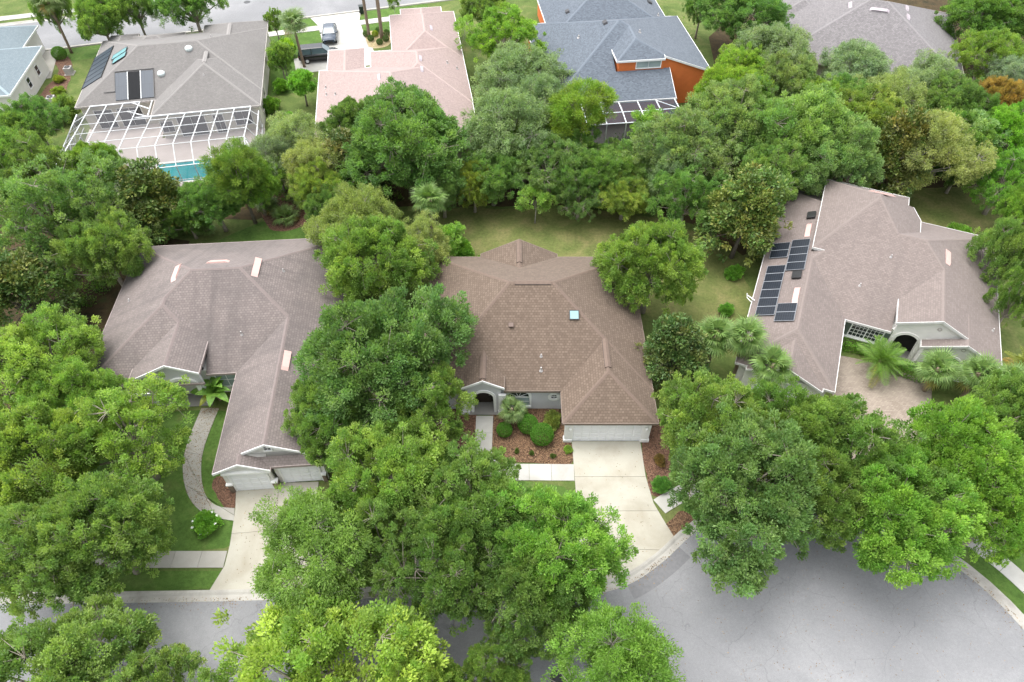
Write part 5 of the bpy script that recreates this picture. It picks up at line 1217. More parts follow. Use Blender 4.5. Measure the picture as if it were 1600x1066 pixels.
TREES = [
    ('oak', -32.8, 29.7, 4.09, 8, 'yg', 'yellow-green oak beside the left corner of the mauve-roofed house'),
    ('oak', -24.7, 23.9, 4.44, 7.5, 'yg', 'yellow-green oak in front of the entry of the mauve-roofed house'),
    ('oak', -29.5, 22.1, 4.16, 8.5, 'yg2', 'broad light-green oak at the left edge, level with the garage doors'),
    ('oak', -23.6, 17.3, 3.87, 8, 'g', 'mid-green oak over the pale sidewalk at lower left'),
    ('oak', -27.2, 15.9, 3.4, 8.5, 'g2', 'mid-green oak at the left edge above the near street kerb'),
    ('oak', -29.7, 26.6, 3.44, 7, 'yg2', 'light-green oak filling the gap behind the lower left oaks'),
    ('oak', -22.7, 9.4, 4.35, 7.5, 'g', 'mid-green oak in the bottom left corner of the picture', (-23.5, 7.2)),
    ('oak', -18.2, 9.2, 2.86, 6.5, 'g', 'smaller oak next to the bottom left corner oak, right of it', (-18.0, 7.3)),
    ('oak', -8.8, 8.7, 5.99, 8, 'yellow', 'large bright yellow-green oak at the bottom edge, left of centre', (-9.4, 6.8)),
    ('oak', -4.7, 9.3, 2.33, 7, 'yg2', 'light-green oak at the bottom edge, right of the large yellow-green one', (-5.2, 7.4)),
    ('oak', -0.7, 10.4, 2.08, 6, 'g', 'small oak tip at the bottom edge below the central tree mass', (-1.6, 7.2)),
    ('willow', 5.2, 9.7, 3.33, 9, 'wg', 'feathery light green tree at the bottom edge, right of centre, over the street', (2.6, 6.3)),
    ('oak', -8.8, 29.0, 5.43, 10, 'deep', 'deep green oak between the mauve-roofed and brown-roofed houses'),
    ('oak', -11.8, 25.4, 2.94, 7.5, 'g2', 'oak overhanging the garage roof of the mauve-roofed house'),
    ('oak', -5.8, 26.3, 3.49, 7.5, 'g', 'oak beside the entry walk of the brown-roofed house'),
    ('oak', -7.7, 20.6, 4.06, 8.5, 'yg', 'olive-green oak on the lawn between the two driveways'),
    ('willow', -10.8, 16.2, 3.8, 8, 'wg', 'feathery light green oak leaning over the left driveway'),
    ('oak', -2.5, 18.8, 3.97, 8, 'g', 'bright green oak in front of the walkway of the brown-roofed house'),
    ('oak', -3.4, 15.4, 3.55, 8.5, 'deep', 'deep green oak over the kerb in the centre of the picture', (-3.4, 16.9)),
    ('oak', 2.4, 16.5, 4.0, 8, 'gy', 'bright green oak beside the wide pale driveway'),
    ('oak', 1.1, 13.9, 3.14, 7.5, 'deep', 'dark green oak overhanging the street near the wide driveway mouth', (1.2, 16.8)),
    ('oak', -7.7, 17.0, 2.76, 7.5, 'g2', 'mid-green oak between the left driveway and the street kerb'),
    ('oak', -10.9, 40.2, 4.46, 8.5, 'g2', 'green oak behind the deep green oak between the two houses'),
    ('willow', -13.1, 45.7, 3.38, 7.5, 'olive', 'olive-yellow tree at the back corner of the mauve-roofed house'),
    ('willow', -8.0, 43.3, 2.57, 6.5, 'olive', 'olive-yellow tree next to the fan palm in the back yard'),
    ('sapling', -5.6, 46.1, 1.57, 4.2, 'gy', 'small bright green tree behind the left corner of the brown roof'),
    ('oak', 11.0, 39.8, 4.14, 8.5, 'gy', 'fresh green oak overhanging the right rear of the brown roof'),
    ('magnolia', 11.9, 32.1, 2.24, 7.5, 'mag', 'dark magnolia beside the right wall of the brown-roofed house'),
    ('oak', 12.9, 24.5, 4.02, 8.5, 'g2', 'green oak right of the garage with the white double door'),
    ('oak', 13.9, 20.0, 4.76, 9, 'dark', 'large dark green oak over the cul-de-sac kerb, left one', (13.0, 22.4)),
    ('oak', 18.1, 24.2, 3.7, 8, 'g', 'green oak in front of the garage of the solar-panel house'),
    ('oak', 21.8, 22.3, 3.8, 8, 'g', 'mid-green oak between the paver driveway and the cul-de-sac'),
    ('oak', 22.7, 18.7, 4.05, 8.5, 'gy', 'bright green oak over the top of the cul-de-sac', (24.1, 22.1)),
    ('oak', 27.7, 22.1, 3.96, 8.5, 'gy', 'fresh light-green oak below the palms at right'),
    ('oak', 28.7, 18.8, 3.21, 8, 'gy', 'bright green oak beside the right-hand sidewalk'),
    ('oak', 18.9, 19.8, 3.09, 7.5, 'g2', 'oak filling the gap above the cul-de-sac between two larger oaks', (18.9, 23.4)),
    ('oak', 33.0, 25.4, 2.94, 7.5, 'g', 'green oak at the right edge below the fan palms'),
    ('oak', -38.2, 45.4, 5.62, 9.5, 'grey', 'large grey-green oak left of the mauve roof'),
    ('oak', -33.3, 42.1, 3.64, 8, 'g2', 'green oak leaning toward the left slope of the mauve roof'),
    ('magnolia', -38.4, 38.1, 3.11, 8, 'mag', 'dark magnolia at the left edge below the large grey-green oak'),
    ('magnolia', -32.6, 50.0, 3.17, 7.5, 'magb', 'bronze-green magnolia in front of the pool cage'),
    ('pine', -24.6, 51.5, 2.86, 8.5, 'pine', 'bright tufted pine at the right corner of the pool cage'),
    ('oak', -27.1, 50.4, 3.14, 5.5, 'deep', 'dark bushy oak at the foot of the tufted pine'),
    ('oak', -49.9, 61.0, 3.24, 6.5, 'g2', 'green tree at the left edge below the pale blue roof'),
    ('willow', -21.1, 58.7, 3.39, 6.5, 'grey', 'wispy grey-green tree left of the pink roof corner'),
    ('willow', -18.7, 54.4, 3.04, 6.5, 'olive', 'wispy olive tree below the pink roof left corner'),
    ('magnolia', -15.6, 55.3, 2.75, 7.5, 'magb', 'bronze-tipped magnolia in front of the pink roof'),
    ('oak', -9.9, 55.8, 6.17, 9.5, 'dark', 'large dark oak in front of the pink roof'),
    ('oak', -15.4, 61.0, 3.23, 7, 'deep', 'green oak overlapping the lower left of the pink roof', (-15.9, 57.9)),
    ('willow', -0.3, 59.5, 4.76, 8.5, 'grey', 'grey-green willowy oak between the pink and slate roofs, nearer one'),
    ('willow', 0.6, 70.7, 4.7, 7.5, 'grey', 'grey-green willowy oak between the pink and slate roofs, middle one'),
    ('oak', -1.1, 79.8, 4.65, 7.5, 'gy', 'light green tree between the pink and slate roofs, farther one'),
    ('oak', -3.3, 89.0, 3.47, 6.5, 'g2', 'tree by the far street right of the pink-roofed house'),
    ('pine', 6.6, 60.9, 3.64, 9, 'pine', 'tufted yellow-green pine in front of the slate roof'),
    ('sapling', 14.1, 62.4, 2.1, 5.5, 'gy', 'thin tree in front of the small dark lanai'),
    ('sapling', 2.2, 51.5, 1.67, 4.4, 'gy', 'young tree with slim pale trunks on the back lawn'),
    ('oak', -1.8, 54.3, 3.26, 5.5, 'deep', 'dark oak at the edge of the woods left of the young lawn tree'),
    ('oak', 3.7, 55.5, 3.96, 6.5, 'dark', 'dark oak in the woods above the young lawn tree'),
    ('oak', 7.6, 54.3, 3.27, 5.5, 'deep', 'deep green oak in the woods in front of the lanai'),
    ('oak', 11.4, 55.5, 3.17, 5, 'g2', 'green oak in the woods right below the lanai'),
    ('oak', 6.3, 52.1, 2.68, 4.5, 'dark', 'low dark tree at the back lawn edge, centre'),
    ('oak', 10.5, 52.1, 2.82, 4.5, 'olive', 'low olive tree at the back lawn edge, right'),
    ('oak', -3.6, 53.2, 2.29, 5, 'olive', 'low olive tree at the back lawn edge by the fan palm'),
    ('oak', 16.4, 56.0, 5.07, 8.5, 'grey', 'tall grey-green oak behind the back lawn, left of three'),
    ('oak', 21.7, 59.0, 5.01, 9, 'grey', 'tall grey-green oak behind the back lawn, middle of three'),
    ('oak', 27.2, 56.9, 5.77, 9.5, 'grey', 'tall grey-green oak behind the solar-panel house, nearest its roof'),
    ('oak', 15.8, 50.0, 3.35, 6.5, 'deep', 'deep green tree at the right end of the back lawn'),
    ('magnolia', 20.0, 46.6, 3.18, 9.5, 'mago', 'tall bronze-topped magnolia left of the solar-panel roof'),
    ('magnolia', 36.3, 55.7, 2.9, 9.5, 'magb', 'rust-topped magnolia behind the solar-panel house'),
    ('willow', 39.1, 55.7, 4.19, 8.5, 'olive', 'yellowish willowy tree at the right of the rust-topped magnolia'),
    ('oak', 35.1, 61.2, 4.29, 8, 'olive', 'yellow-olive oak behind the solar-panel house'),
    ('oak', 22.9, 66.7, 3.63, 7.5, 'yellow', 'yellow-green oak beside the orange wall'),
    ('oak', 25.7, 72.7, 3.6, 7, 'gy', 'bright green tree right of the orange wall'),
    ('oak', 29.9, 69.9, 3.9, 7, 'grey', 'grey-green oak in the woods below the silver roof'),
    ('willow', 30.0, 75.4, 4.56, 7.5, 'grey', 'large grey-green willowy tree at the left corner of the silver roof'),
    ('willow', 38.1, 72.4, 3.99, 7, 'grey', 'grey-green willowy tree in front of the silver roof', (38.6, 74.2)),
    ('willow', 44.9, 69.2, 3.87, 7, 'grey2', 'pale grey-green tree at the lower right of the silver roof'),
    ('oak', 28.6, 85.0, 5.45, 8, 'deep', 'deep green oak right of the slate roof at the top edge'),
    ('oak', 24.3, 89.7, 2.31, 6, 'dark', 'dark small oak by the slate roof top corner'),
    ('oak', 33.2, 66.5, 3.41, 6.5, 'gy', 'bright green oak in the middle of the right-hand woods'),
    ('willow', 39.6, 65.9, 3.61, 7, 'olive', 'olive willowy tree in the middle of the right-hand woods'),
    ('oak', 45.7, 65.9, 3.77, 7, 'deep', 'deep green oak in the right-hand woods'),
    ('oak', 54.4, 75.8, 3.92, 7.5, 'gy', 'bright upright green tree at the right edge of the woods'),
    ('willow', 55.4, 71.2, 2.77, 6.5, 'grey2', 'pale grey tree at the right edge of the picture'),
    ('oak', 52.6, 68.2, 2.71, 5.5, 'rust', 'rust-tinged oak at the right edge of the picture'),
    ('oak', 48.9, 59.3, 3.89, 7, 'bright', 'vivid green oak at the right edge, upper'),
    ('oak', 45.9, 52.9, 3.47, 6, 'bright', 'vivid green oak at the right edge above the far lawn'),
    ('sapling', 45.4, 58.9, 2.51, 7, 'grey', 'leaning pale-trunked tree at the edge of the right lawn'),
    ('oak', 43.6, 56.2, 2.45, 4.5, 'deep', 'low dark tree behind the leaning pale trunk'),
    ('oak', 58.1, 85.0, 5.28, 8, 'dark', 'dark oak in the top right corner, right of the silver roof'),
    ('oak', 62.1, 84.8, 3.96, 7.5, 'deep', 'deep green oak at the extreme top right corner'),
    ('oak', 47.5, 63.3, 2.96, 6, 'dark', 'dark oak in the shade behind the leaning pale trunk'),
    ('oak', 40.5, 41.3, 2.83, 8, 'g', 'green oak at the right edge beside the solar-panel roof, upper'),
    ('oak', 39.0, 36.9, 1.88, 7, 'deep', 'deep green oak at the right edge beside the solar-panel roof, lower'),
    ('oak', -50.5, 84.8, 3.34, 7.5, 'g2', 'green street tree with slim trunk beside the grey roof, left'),
    ('oak', -47.6, 88.1, 2.88, 8, 'g2', 'street tree behind the grey roof with a tall dark trunk'),
    ('oak', -40.5, 88.5, 4.33, 8, 'deep', 'dark green street tree behind the grey roof'),
    ('oak', -57.3, 86.6, 1.98, 9, 'g2', 'street tree at the top left near the palm'),
    ('round', -23.8, 72.7, 1.8, 4.5, 'bright', 'round clipped bright green tree left of the pink roof'),
    ('sapling', -27.5, 79.2, 1.68, 4.5, 'g2', 'slim green tree between the grey and pink roofs'),
    ('oak', -27.6, 78.4, 1.52, 4.2, 'deep', 'dark bushy tree by the wall of the grey-roofed house'),
    ('oak', -30.6, 88.8, 1.41, 4, 'g2', 'small tree by the far street between grey and pink roofs'),
    ('sapling', -16.0, 95.1, 0.86, 3.8, 'g2', 'small street tree at the top edge behind the pink roof'),
    ('oak', -29.6, 49.3, 2.32, 4.5, 'deep', 'low dark bushy tree behind the mauve roof below the bronze magnolia'),
    ('oak', -23.9, 52.8, 2.81, 5.5, 'gy', 'bright bushy tree right of the tufted pine'),
    ('oak', -28.7, 50.5, 2.24, 4.5, 'gy', 'bushy light green tree below the swimming pool'),
    ('willow', -22.9, 56.4, 2.91, 6, 'grey', 'wispy grey tree at the right corner of the pool cage'),
    ('oak', -47.8, 55.0, 3.38, 7, 'g2', 'green tree at the left edge above the large grey-green oak'),
    ('oak', -39.6, 55.2, 2.59, 6, 'g', 'green tree hiding the lower left front of the pool cage'),
    ('oak', -43.9, 53.5, 3.32, 7.5, 'grey', 'grey-green tree below the left side of the pool cage'),
    ('oak', -16.2, 48.6, 2.28, 6, 'deep', 'dark tree below the bronze-tipped magnolia'),
    ('oak', -6.5, 52.4, 2.66, 6, 'dark', 'dark tree behind the pale fan palm'),
    ('willow', 14.5, 54.7, 2.71, 6.5, 'grey', 'grey-green willowy tree right of the small dark lanai'),
    ('oak', 23.7, 52.6, 3.6, 8, 'grey', 'grey-green oak overhanging the left rear corner of the solar-panel roof'),
    ('oak', 29.9, 54.2, 3.98, 8.5, 'grey', 'grey-green oak over the rear edge of the solar-panel roof'),
    ('oak', 35.7, 65.8, 3.17, 6.5, 'g2', 'mid-green oak below the silver roof'),
    ('oak', 25.2, 64.7, 3.35, 7, 'g2', 'mid-green oak in the woods right of the yellow-green oak'),
    ('willow', 3.0, 64.8, 3.12, 7.5, 'grey', 'grey-green willowy tree against the left wall of the slate-roofed house'),
    ('oak', 43.5, 59.3, 3.4, 7, 'g2', 'mid-green oak behind the right lawn left of the leaning pale trunk'),
    ('oak', 45.2, 48.2, 2.54, 6.5, 'gy', 'light green tree at the right edge beside the right lawn'),
    ('oak', -48.8, 62.8, 2.93, 6.5, 'deep', 'deep green tree between the pale blue roof and the pool cage'),
    ('oak', -17.6, 51.4, 2.63, 6, 'olive', 'olive bushy tree right of the red mulch bed'),
    ('oak', 1.3, 58.1, 2.95, 6, 'g2', 'mid-green oak at the foot of the grey-green willowy oaks'),
    ('oak', 5.7, 58.9, 2.85, 5.5, 'deep', 'deep green tree at the foot of the tufted pine by the slate roof'),
    ('oak', 9.5, 57.8, 2.41, 4.5, 'g2', 'low green tree in front of the lanai, left of the thin tree'),
]
TINT = {'g':(1,1,1),'g2':(0.95,0.98,1.0),'yg':(1.24,1.17,1.0),'yg2':(1.16,1.15,0.95),'yellow':(1.42,1.34,0.85),'gy':(1.08,1.17,0.85),
        'deep':(0.78,0.88,0.95),'dark':(0.74,0.82,0.9),'grey':(1.08,1.05,1.4),'grey2':(1.3,1.2,1.8),'olive':(1.3,1.12,0.95),'bright':(0.9,1.25,0.75),
        'rust':(1.9,0.95,1.1),'mag':(1.05,1.05,1),'magb':(1.15,1.0,0.9),'mago':(1.3,1.2,0.9),'pine':(1,1.05,1),'wg':(0.86,1.06,0.55)}
NAME = {'oak':'oak_tree','willow':'willow_oak','magnolia':'magnolia_tree','pine':'pine_tree','round':'clipped_tree','sapling':'young_tree'}
for kind, x, y, Rc, H, tk, label, *base in TREES:
    plant(kind, x, y, Rc, H, TINT[tk], label, 'tree', NAME[kind], base=base[0] if base else None)

# ------------------------------------------------------------------ palms
palm(-7.3, 48.6, 4.8, FAN, 30, 1.12, 'pale fan palm at the back lawn edge behind the mauve roof', seed=1, tint=(0.85,1.0,0.78))
palm(-0.15, 28.5, 1.5, FAN, 20, 0.72, 'small fan palm in the mulch bed in front of the arched window', seed=2, trunk_r=0.12, tint=(1.0,1.05,1.1))
palm(15.2, 33.4, 3.9, FAN, 30, 1.15, 'fan palm between the brown-roofed house and the solar panels, left of three', seed=3, tint=(0.85,1.0,0.78))
palm(17.3, 32.9, 4.3, FAN, 30, 1.15, 'fan palm between the brown-roofed house and the solar panels, middle of three', seed=4, tint=(0.85,1.0,0.78))
palm(18.8, 31.0, 3.7, FAN, 28, 1.12, 'fan palm next to the garage roof of the solar-panel house, right of three', seed=5, tint=(0.85,1.0,0.78))
palm(28.3, 33.4, 1.2, PIN, 34, 1.05, 'feathery bright palm beside the white-framed window of the solar-panel house', seed=6, el=(-5,80), trunk_r=0.2, tint=(1.0,1.25,0.7))
palm(31.6, 31.5, 2.4, FAN, 30, 1.12, 'fan palm at the right end of the paver driveway', seed=7, tint=(0.85,1.0,0.8))
palm(34.0, 30.6, 2.9, FAN, 30, 1.12, 'fan palm in front of the arched wall at right, second from the driveway', seed=8, tint=(0.85,1.0,0.8))
palm(36.3, 30.2, 2.6, FAN, 28, 1.12, 'fan palm below the right corner of the solar-panel house', seed=9, tint=(0.85,1.0,0.78))
palm(38.2, 31.8, 2.2, PIN, 26, 1.0, 'yellowish feather palm at the right edge below the roof corner', seed=10, tint=(1.5,1.2,0.8), el=(-5,75))
palm(-22.1, 30.6, 0.9, BAN, 14, 1.0, 'broad-leaved plant in the nook beside the mauve-roofed entry', 'banana_plant', tint=(0.9,1.3,0.6), seed=11, el=(5,80), trunk_r=0.1, cat='plant', boots=False)
palm(-25.95, 81.9, 5.6, FAN, 28, 1.3, 'tall fan palm on the lawn left of the black car', seed=12, tint=(1,1.05,1.2))
palm(-18.97, 90.06, 8.3, FAN, 26, 1.3, 'tall palm in the gravel bed behind the pink roof, left of two', seed=13, trunk_r=0.2)
palm(-17.23, 89.69, 8.6, FAN, 26, 1.3, 'tall palm in the gravel bed behind the pink roof, right of two', seed=14, trunk_r=0.24)
palm(-56.65, 85.6, 6.6, FAN, 26, 1.3, 'leaning tall palm behind the pale blue roof', seed=15)
for i, (x, y, s, lab) in enumerate(((-23.6,53.4,0.85,'saw palmetto clump on the red mulch behind the mauve roof, left'),(-21.6,52.0,0.95,'saw palmetto clump on the red mulch behind the mauve roof, nearest the roof'),(-20.4,54.3,0.95,'saw palmetto clump on the red mulch behind the mauve roof, farthest back'),(-31.0,50.6,0.9,'saw palmetto clump behind the left rear corner of the mauve roof'),(-28.9,50.2,0.8,'saw palmetto clump behind the mauve roof beside the dark bushy oak'),(-7.9,53.6,0.6,'small palmetto at the wood edge behind the fan palm'))):
    palm(x, y, 0.35, FAN, 20, s, lab, 'palmetto', 'palmettos at the wood edge', (1.0,1.1,1.0), (0,75), 0.12, 60+i, 'palmetto', False)

# ------------------------------------------------------------------ shrubs and hedges
def shrub(x, y, r, h, tint, label, group=None):
    return plant('shrub', x, y, r, h, tint, label, 'shrub', 'shrub', group, ('stem','foliage'))
def ball(x, y, r, tint, label, group=None):
    e = empty('clipped_shrub', (x,y,0), random.uniform(0,360), label, 'shrub', group); e.scale = (r,r,r)
    inst('stem', STEM, e); f = inst('foliage', BALL, e); f.color = (*tint,1); return e
ball(-0.55, 27.6, 0.56, (0.62,0.95,0.5), 'smallest of the three clipped ball shrubs in the mulch bed')
ball(1.15, 28.0, 0.72, (0.62,0.95,0.5), 'clipped ball shrub in the mulch bed nearest the arched window')
ball(2.15, 27.05, 0.82, (0.62,0.95,0.5), 'largest clipped ball shrub in the mulch bed nearest the front walk')
shrub(2.95, 28.5, 0.75, 0.9, (1.2,0.95,0.8), 'loose low shrub under the round window')
shrub(4.0, 26.1, 0.36, 0.4, (1.1,1.2,0.7), 'tiny bright shrub by the driveway corner of the mulch bed')
shrub(0.75, 29.1, 0.5, 0.6, (1.2,1.05,0.8), 'small shrub under the arched window')
for x, y, lab in ((-0.75,25.9,'tiny dark plant in the mulch bed nearest the walk corner'),(0.35,26.0,'tiny dark plant in the mulch bed, second from the walk corner'),(1.4,25.85,'tiny dark plant in the mulch bed below the largest ball shrub'),(2.9,25.6,'tiny dark plant in the mulch bed nearest the driveway')):
    shrub(x, y, 0.2, 0.32, (0.7,0.7,0.6), lab, 'tiny plants in the mulch bed')
shrub(10.2, 23.2, 0.7, 0.8, (0.7,1.0,0.6), 'dark green shrub at the right edge of the wide driveway')
shrub(10.4, 25.2, 0.45, 0.6, (1.3,0.6,0.7), 'reddish shrub by the right corner of the white garage door')
shrub(-20.0, 20.25, 0.95, 1.2, (1.0,1.35,0.6), 'leafy shrub with white blooms beside the left driveway')
shrub(-2.2, 45.6, 0.8, 1.3, (1.0,1.2,0.7), 'shrub behind the brown roof left of its rear gable')
shrub(-0.6, 46.6, 0.8, 1.3, (1.0,1.2,0.7), 'shrub behind the brown roof touching the rear gable peak')
shrub(-4.5, 46.5, 1.2, 2.0, (0.95,1.15,0.7), 'bushy shrub behind the left rear corner of the brown roof')
shrub(-30.8, 34.5, 0.9, 1.4, (0.85,1.1,0.6), 'shrub by the left wall of the mauve-roofed house')
shrub(19.6, 44.0, 0.8, 1.2, (0.9,1.2,0.6), 'shrub by the left wall of the solar-panel house, upper')
shrub(18.0, 39.6, 0.7, 1.0, (0.9,1.2,0.6), 'shrub by the left wall of the solar-panel house, lower')
shrub(41.5, 49.0, 1.3, 1.5, (1.0,1.25,0.65), 'low bush on the far right lawn behind the solar-panel house')
for x, y, c, lab in ((-19.4,90.3,0,'dark round shrub in the gravel bed, left of the left palm'),(-18.6,89.0,0,'dark round shrub in the gravel bed below the left palm'),(-17.9,91.2,0,'dark round shrub in the gravel bed between the two palms, nearest the street'),(-17.3,88.0,0,'dark round shrub in the gravel bed nearest the house entry'),(-16.6,88.9,0,'dark round shrub in the gravel bed right of the right palm, nearer the house'),(-18.2,90.3,1,'yellow-green round shrub between the two tall palms'),(-16.7,90.6,0,'dark round shrub in the gravel bed right of the right palm, nearer the street')):
    ball(x, y, 0.42, ((0.5,0.6,0.6),(1.6,1.3,0.4))[c], lab, 'shrubs in the gravel bed')
ball(-57.3, 84.1, 0.85, (0.6,0.85,0.5), 'dark clipped shrub at the street corner of the pale blue-roofed house')
shrub(-55.0, 78.3, 0.7, 0.8, (1.5,1.2,0.6), 'yellow-green shrub on the red mulch, nearer the street')
shrub(-53.8, 75.6, 0.7, 0.8, (1.4,1.2,0.6), 'yellow-green shrub on the red mulch, nearer the woods')
shrub(-50.0, 69.5, 1.6, 3.0, (1.1,1.05,1.0), 'wispy shrub left of the pool cage')
shrub(-52.0, 68.0, 1.7, 1.8, (0.55,0.8,0.45), 'dark hedge-like shrub beside the pale blue-roofed house')
shrub(-27.4, 76.0, 1.0, 1.6, (0.9,1.15,0.6), 'shrub along the right wall of the grey-roofed house, middle')
shrub(-27.8, 71.5, 1.1, 1.6, (0.8,1.0,0.6), 'shrub along the right wall of the grey-roofed house, near end')
shrub(-28.6, 84.5, 1.3, 2.4, (1.5,1.5,0.6), 'yellow-green shrub along the right wall of the grey-roofed house, far end')
shrub(-25.0, 68.5, 1.2, 1.6, (0.9,1.05,0.7), 'shrub on the path between the grey and pink roofs')
BLOOM = MB()
for k in range(5):
    a = k*1.2566; BLOOM.poly([(0,0,0),(0.05*math.cos(a-.5),0.05*math.sin(a-.5),.02),(0.09*math.cos(a),0.09*math.sin(a),.03),(0.05*math.cos(a+.5),0.05*math.sin(a+.5),.02)])
BLOOM = BLOOM.mesh('bloom', M['white'])
hib = [o for o in bpy.data.objects if o.get('label','').startswith('leafy shrub with white')][0]
for k in range(9):
    a = k*2.4; inst('bloom', BLOOM, hib, (1.25*math.cos(a), 1.25*math.sin(a), 0.75+0.11*(k % 5)), (R(25*math.sin(k)), R(-20), a), (2.0,2.0,2.0))
def hedge(pts, wd, ht, tint, label, seed):
    """clipped hedge along a line"""
    rng = np.random.default_rng(seed); P, Nr = [], []
    for (x0,y0),(x1,y1) in zip(pts[:-1], pts[1:]):
        L = math.hypot(x1-x0,y1-y0); n = int(L*(wd+2*ht)*260); s = rng.random(n); c = rng.random(n)*(wd+2*ht)
        off = np.where(c < ht, -wd/2, np.where(c > ht+wd, wd/2, c-ht-wd/2)); z = np.where(c < ht, c, np.where(c > ht+wd, wd+2*ht-c, ht))
        tx, ty = (x1-x0)/L, (y1-y0)/L
        P.append(np.stack([x0+(x1-x0)*s-ty*off, y0+(y1-y0)*s+tx*off, z],1)+rng.normal(size=(n,3))*0.05)
        Nr.append(np.stack([-ty*off, tx*off, (z >= ht*0.98)*1.0],1))
    P = np.vstack(P); Nr = np.vstack(Nr)+rng.normal(size=P.shape)*0.4; Nr /= np.linalg.norm(Nr,axis=1,keepdims=True); n = len(P)
    D = rng.normal(size=(n,3)); D -= Nr*np.sum(D*Nr,1,keepdims=True); D /= np.linalg.norm(D,axis=1,keepdims=True)
    me = leaf_mesh('foliage', P-np.array([pts[0][0],pts[0][1],0]), D, Nr, rng.uniform(.08,.15,n), rng.uniform(.05,.08,n), np.stack([np.clip(rng.normal(.35,.15,n),0,1),np.clip(rng.normal(.5,.15,n),0,1)],1), M['leaf'])
    e = empty('hedge', (pts[0][0],pts[0][1],0), 0, label, 'hedge'); f = inst('foliage', me, e); f.color = (*tint,1)
    b = MB()
    for (x0,y0),(x1,y1) in zip(pts[:-1], pts[1:]):
        k = max(2, int(math.hypot(x1-x0,y1-y0)/0.6))
        for i in range(k): q = (i+.5)/k; px, py = x0+(x1-x0)*q-pts[0][0], y0+(y1-y0)*q-pts[0][1]; b.tube([(px,py,0),(px+.05,py,ht*.6)],[.03,.015],5)
    b.build('stem', M['bark'], e)
hedge([(26.6,36.0),(28.0,35.5),(29.6,34.8)], 1.0, 0.75, (0.85,1.2,0.55), 'clipped hedge under the shuttered window of the solar-panel house', 71)
hedge([(29.2,33.9),(30.6,33.2),(31.8,32.6)], 1.0, 1.0, (0.7,1.0,0.55), 'dark hedge along the curved edge of the paver driveway', 72)

# ------------------------------------------------------------------ undergrowth of the woods (uncountable)
def inside(p, poly):
    c = False; n = len(poly)
    for i in range(n):
        (x0,y0),(x1,y1) = poly[i], poly[i-1]
        if (y0 > p[1]) != (y1 > p[1]) and p[0] < (x1-x0)*(p[1]-y0)/(y1-y0)+x0: c = not c
    return c
def undergrowth(name, poly, n, seed, label, hmax=1.6):
    rng = np.random.default_rng(seed); xs = [p[0] for p in poly]; ys = [p[1] for p in poly]; C = []
    while len(C) < n:
        p = (rng.uniform(min(xs),max(xs)), rng.uniform(min(ys),max(ys)))
        if inside(p, poly): C.append((p[0],p[1],rng.uniform(0.25,hmax)))
    C = np.array(C); m = 150; idx = np.repeat(np.arange(n), m); N_ = len(idx); d = unit(N_, rng); d[:,2] = np.abs(d[:,2])
    rr = rng.uniform(.6,1.3,n)
    P = np.stack([C[idx,0],C[idx,1],np.zeros(N_)],1) + d*(rr[idx]*rng.random(N_)**.4)[:,None]*np.stack([np.ones(N_),np.ones(N_),C[idx,2]],1)
    Dv = d*.6+rng.normal(size=(N_,3))*.5; Dv /= np.linalg.norm(Dv,axis=1,keepdims=True)
    Nn = np.array([0,0,.8])+rng.normal(size=(N_,3))*.5; Nn -= Dv*np.sum(Nn*Dv,1,keepdims=True); Nn /= np.linalg.norm(Nn,axis=1,keepdims=True)
    h = np.clip(rng.normal(.3,.22,n),0,1); tint = np.stack([np.clip(h[idx]+rng.normal(0,.1,N_),0,1),np.clip(rng.normal(.45,.16,n)[idx]+rng.normal(0,.12,N_),0,1)],1)
    o = link(bpy.data.objects.new(name, leaf_mesh(name, P, Dv, Nn, rng.uniform(.15,.32,N_), rng.uniform(.07,.13,N_), tint, M['leaf']))); o.color = (0.7,0.82,0.75,1)
    tag(o, label, 'undergrowth', kind='stuff')
undergrowth('undergrowth', [(-27,54),(-8,55),(4,55),(13,54.5),(18,52),(21.5,49),(24,57),(34,60),(47,59),(60,60),(68,70),(62,84),(46,73),(33,72),(26,78),(23,66),(4,64),(-8,61),(-22,60.5),(-30,60)], 420, 81, 'dense green undergrowth on the woodland floor behind the back lawns')
undergrowth('undergrowth', [(-46,60),(-33,57.5),(-30,52.5),(-33,47),(-33,36),(-45,33),(-52,50),(-52,64)], 110, 82, 'dark undergrowth left of the mauve-roofed house')

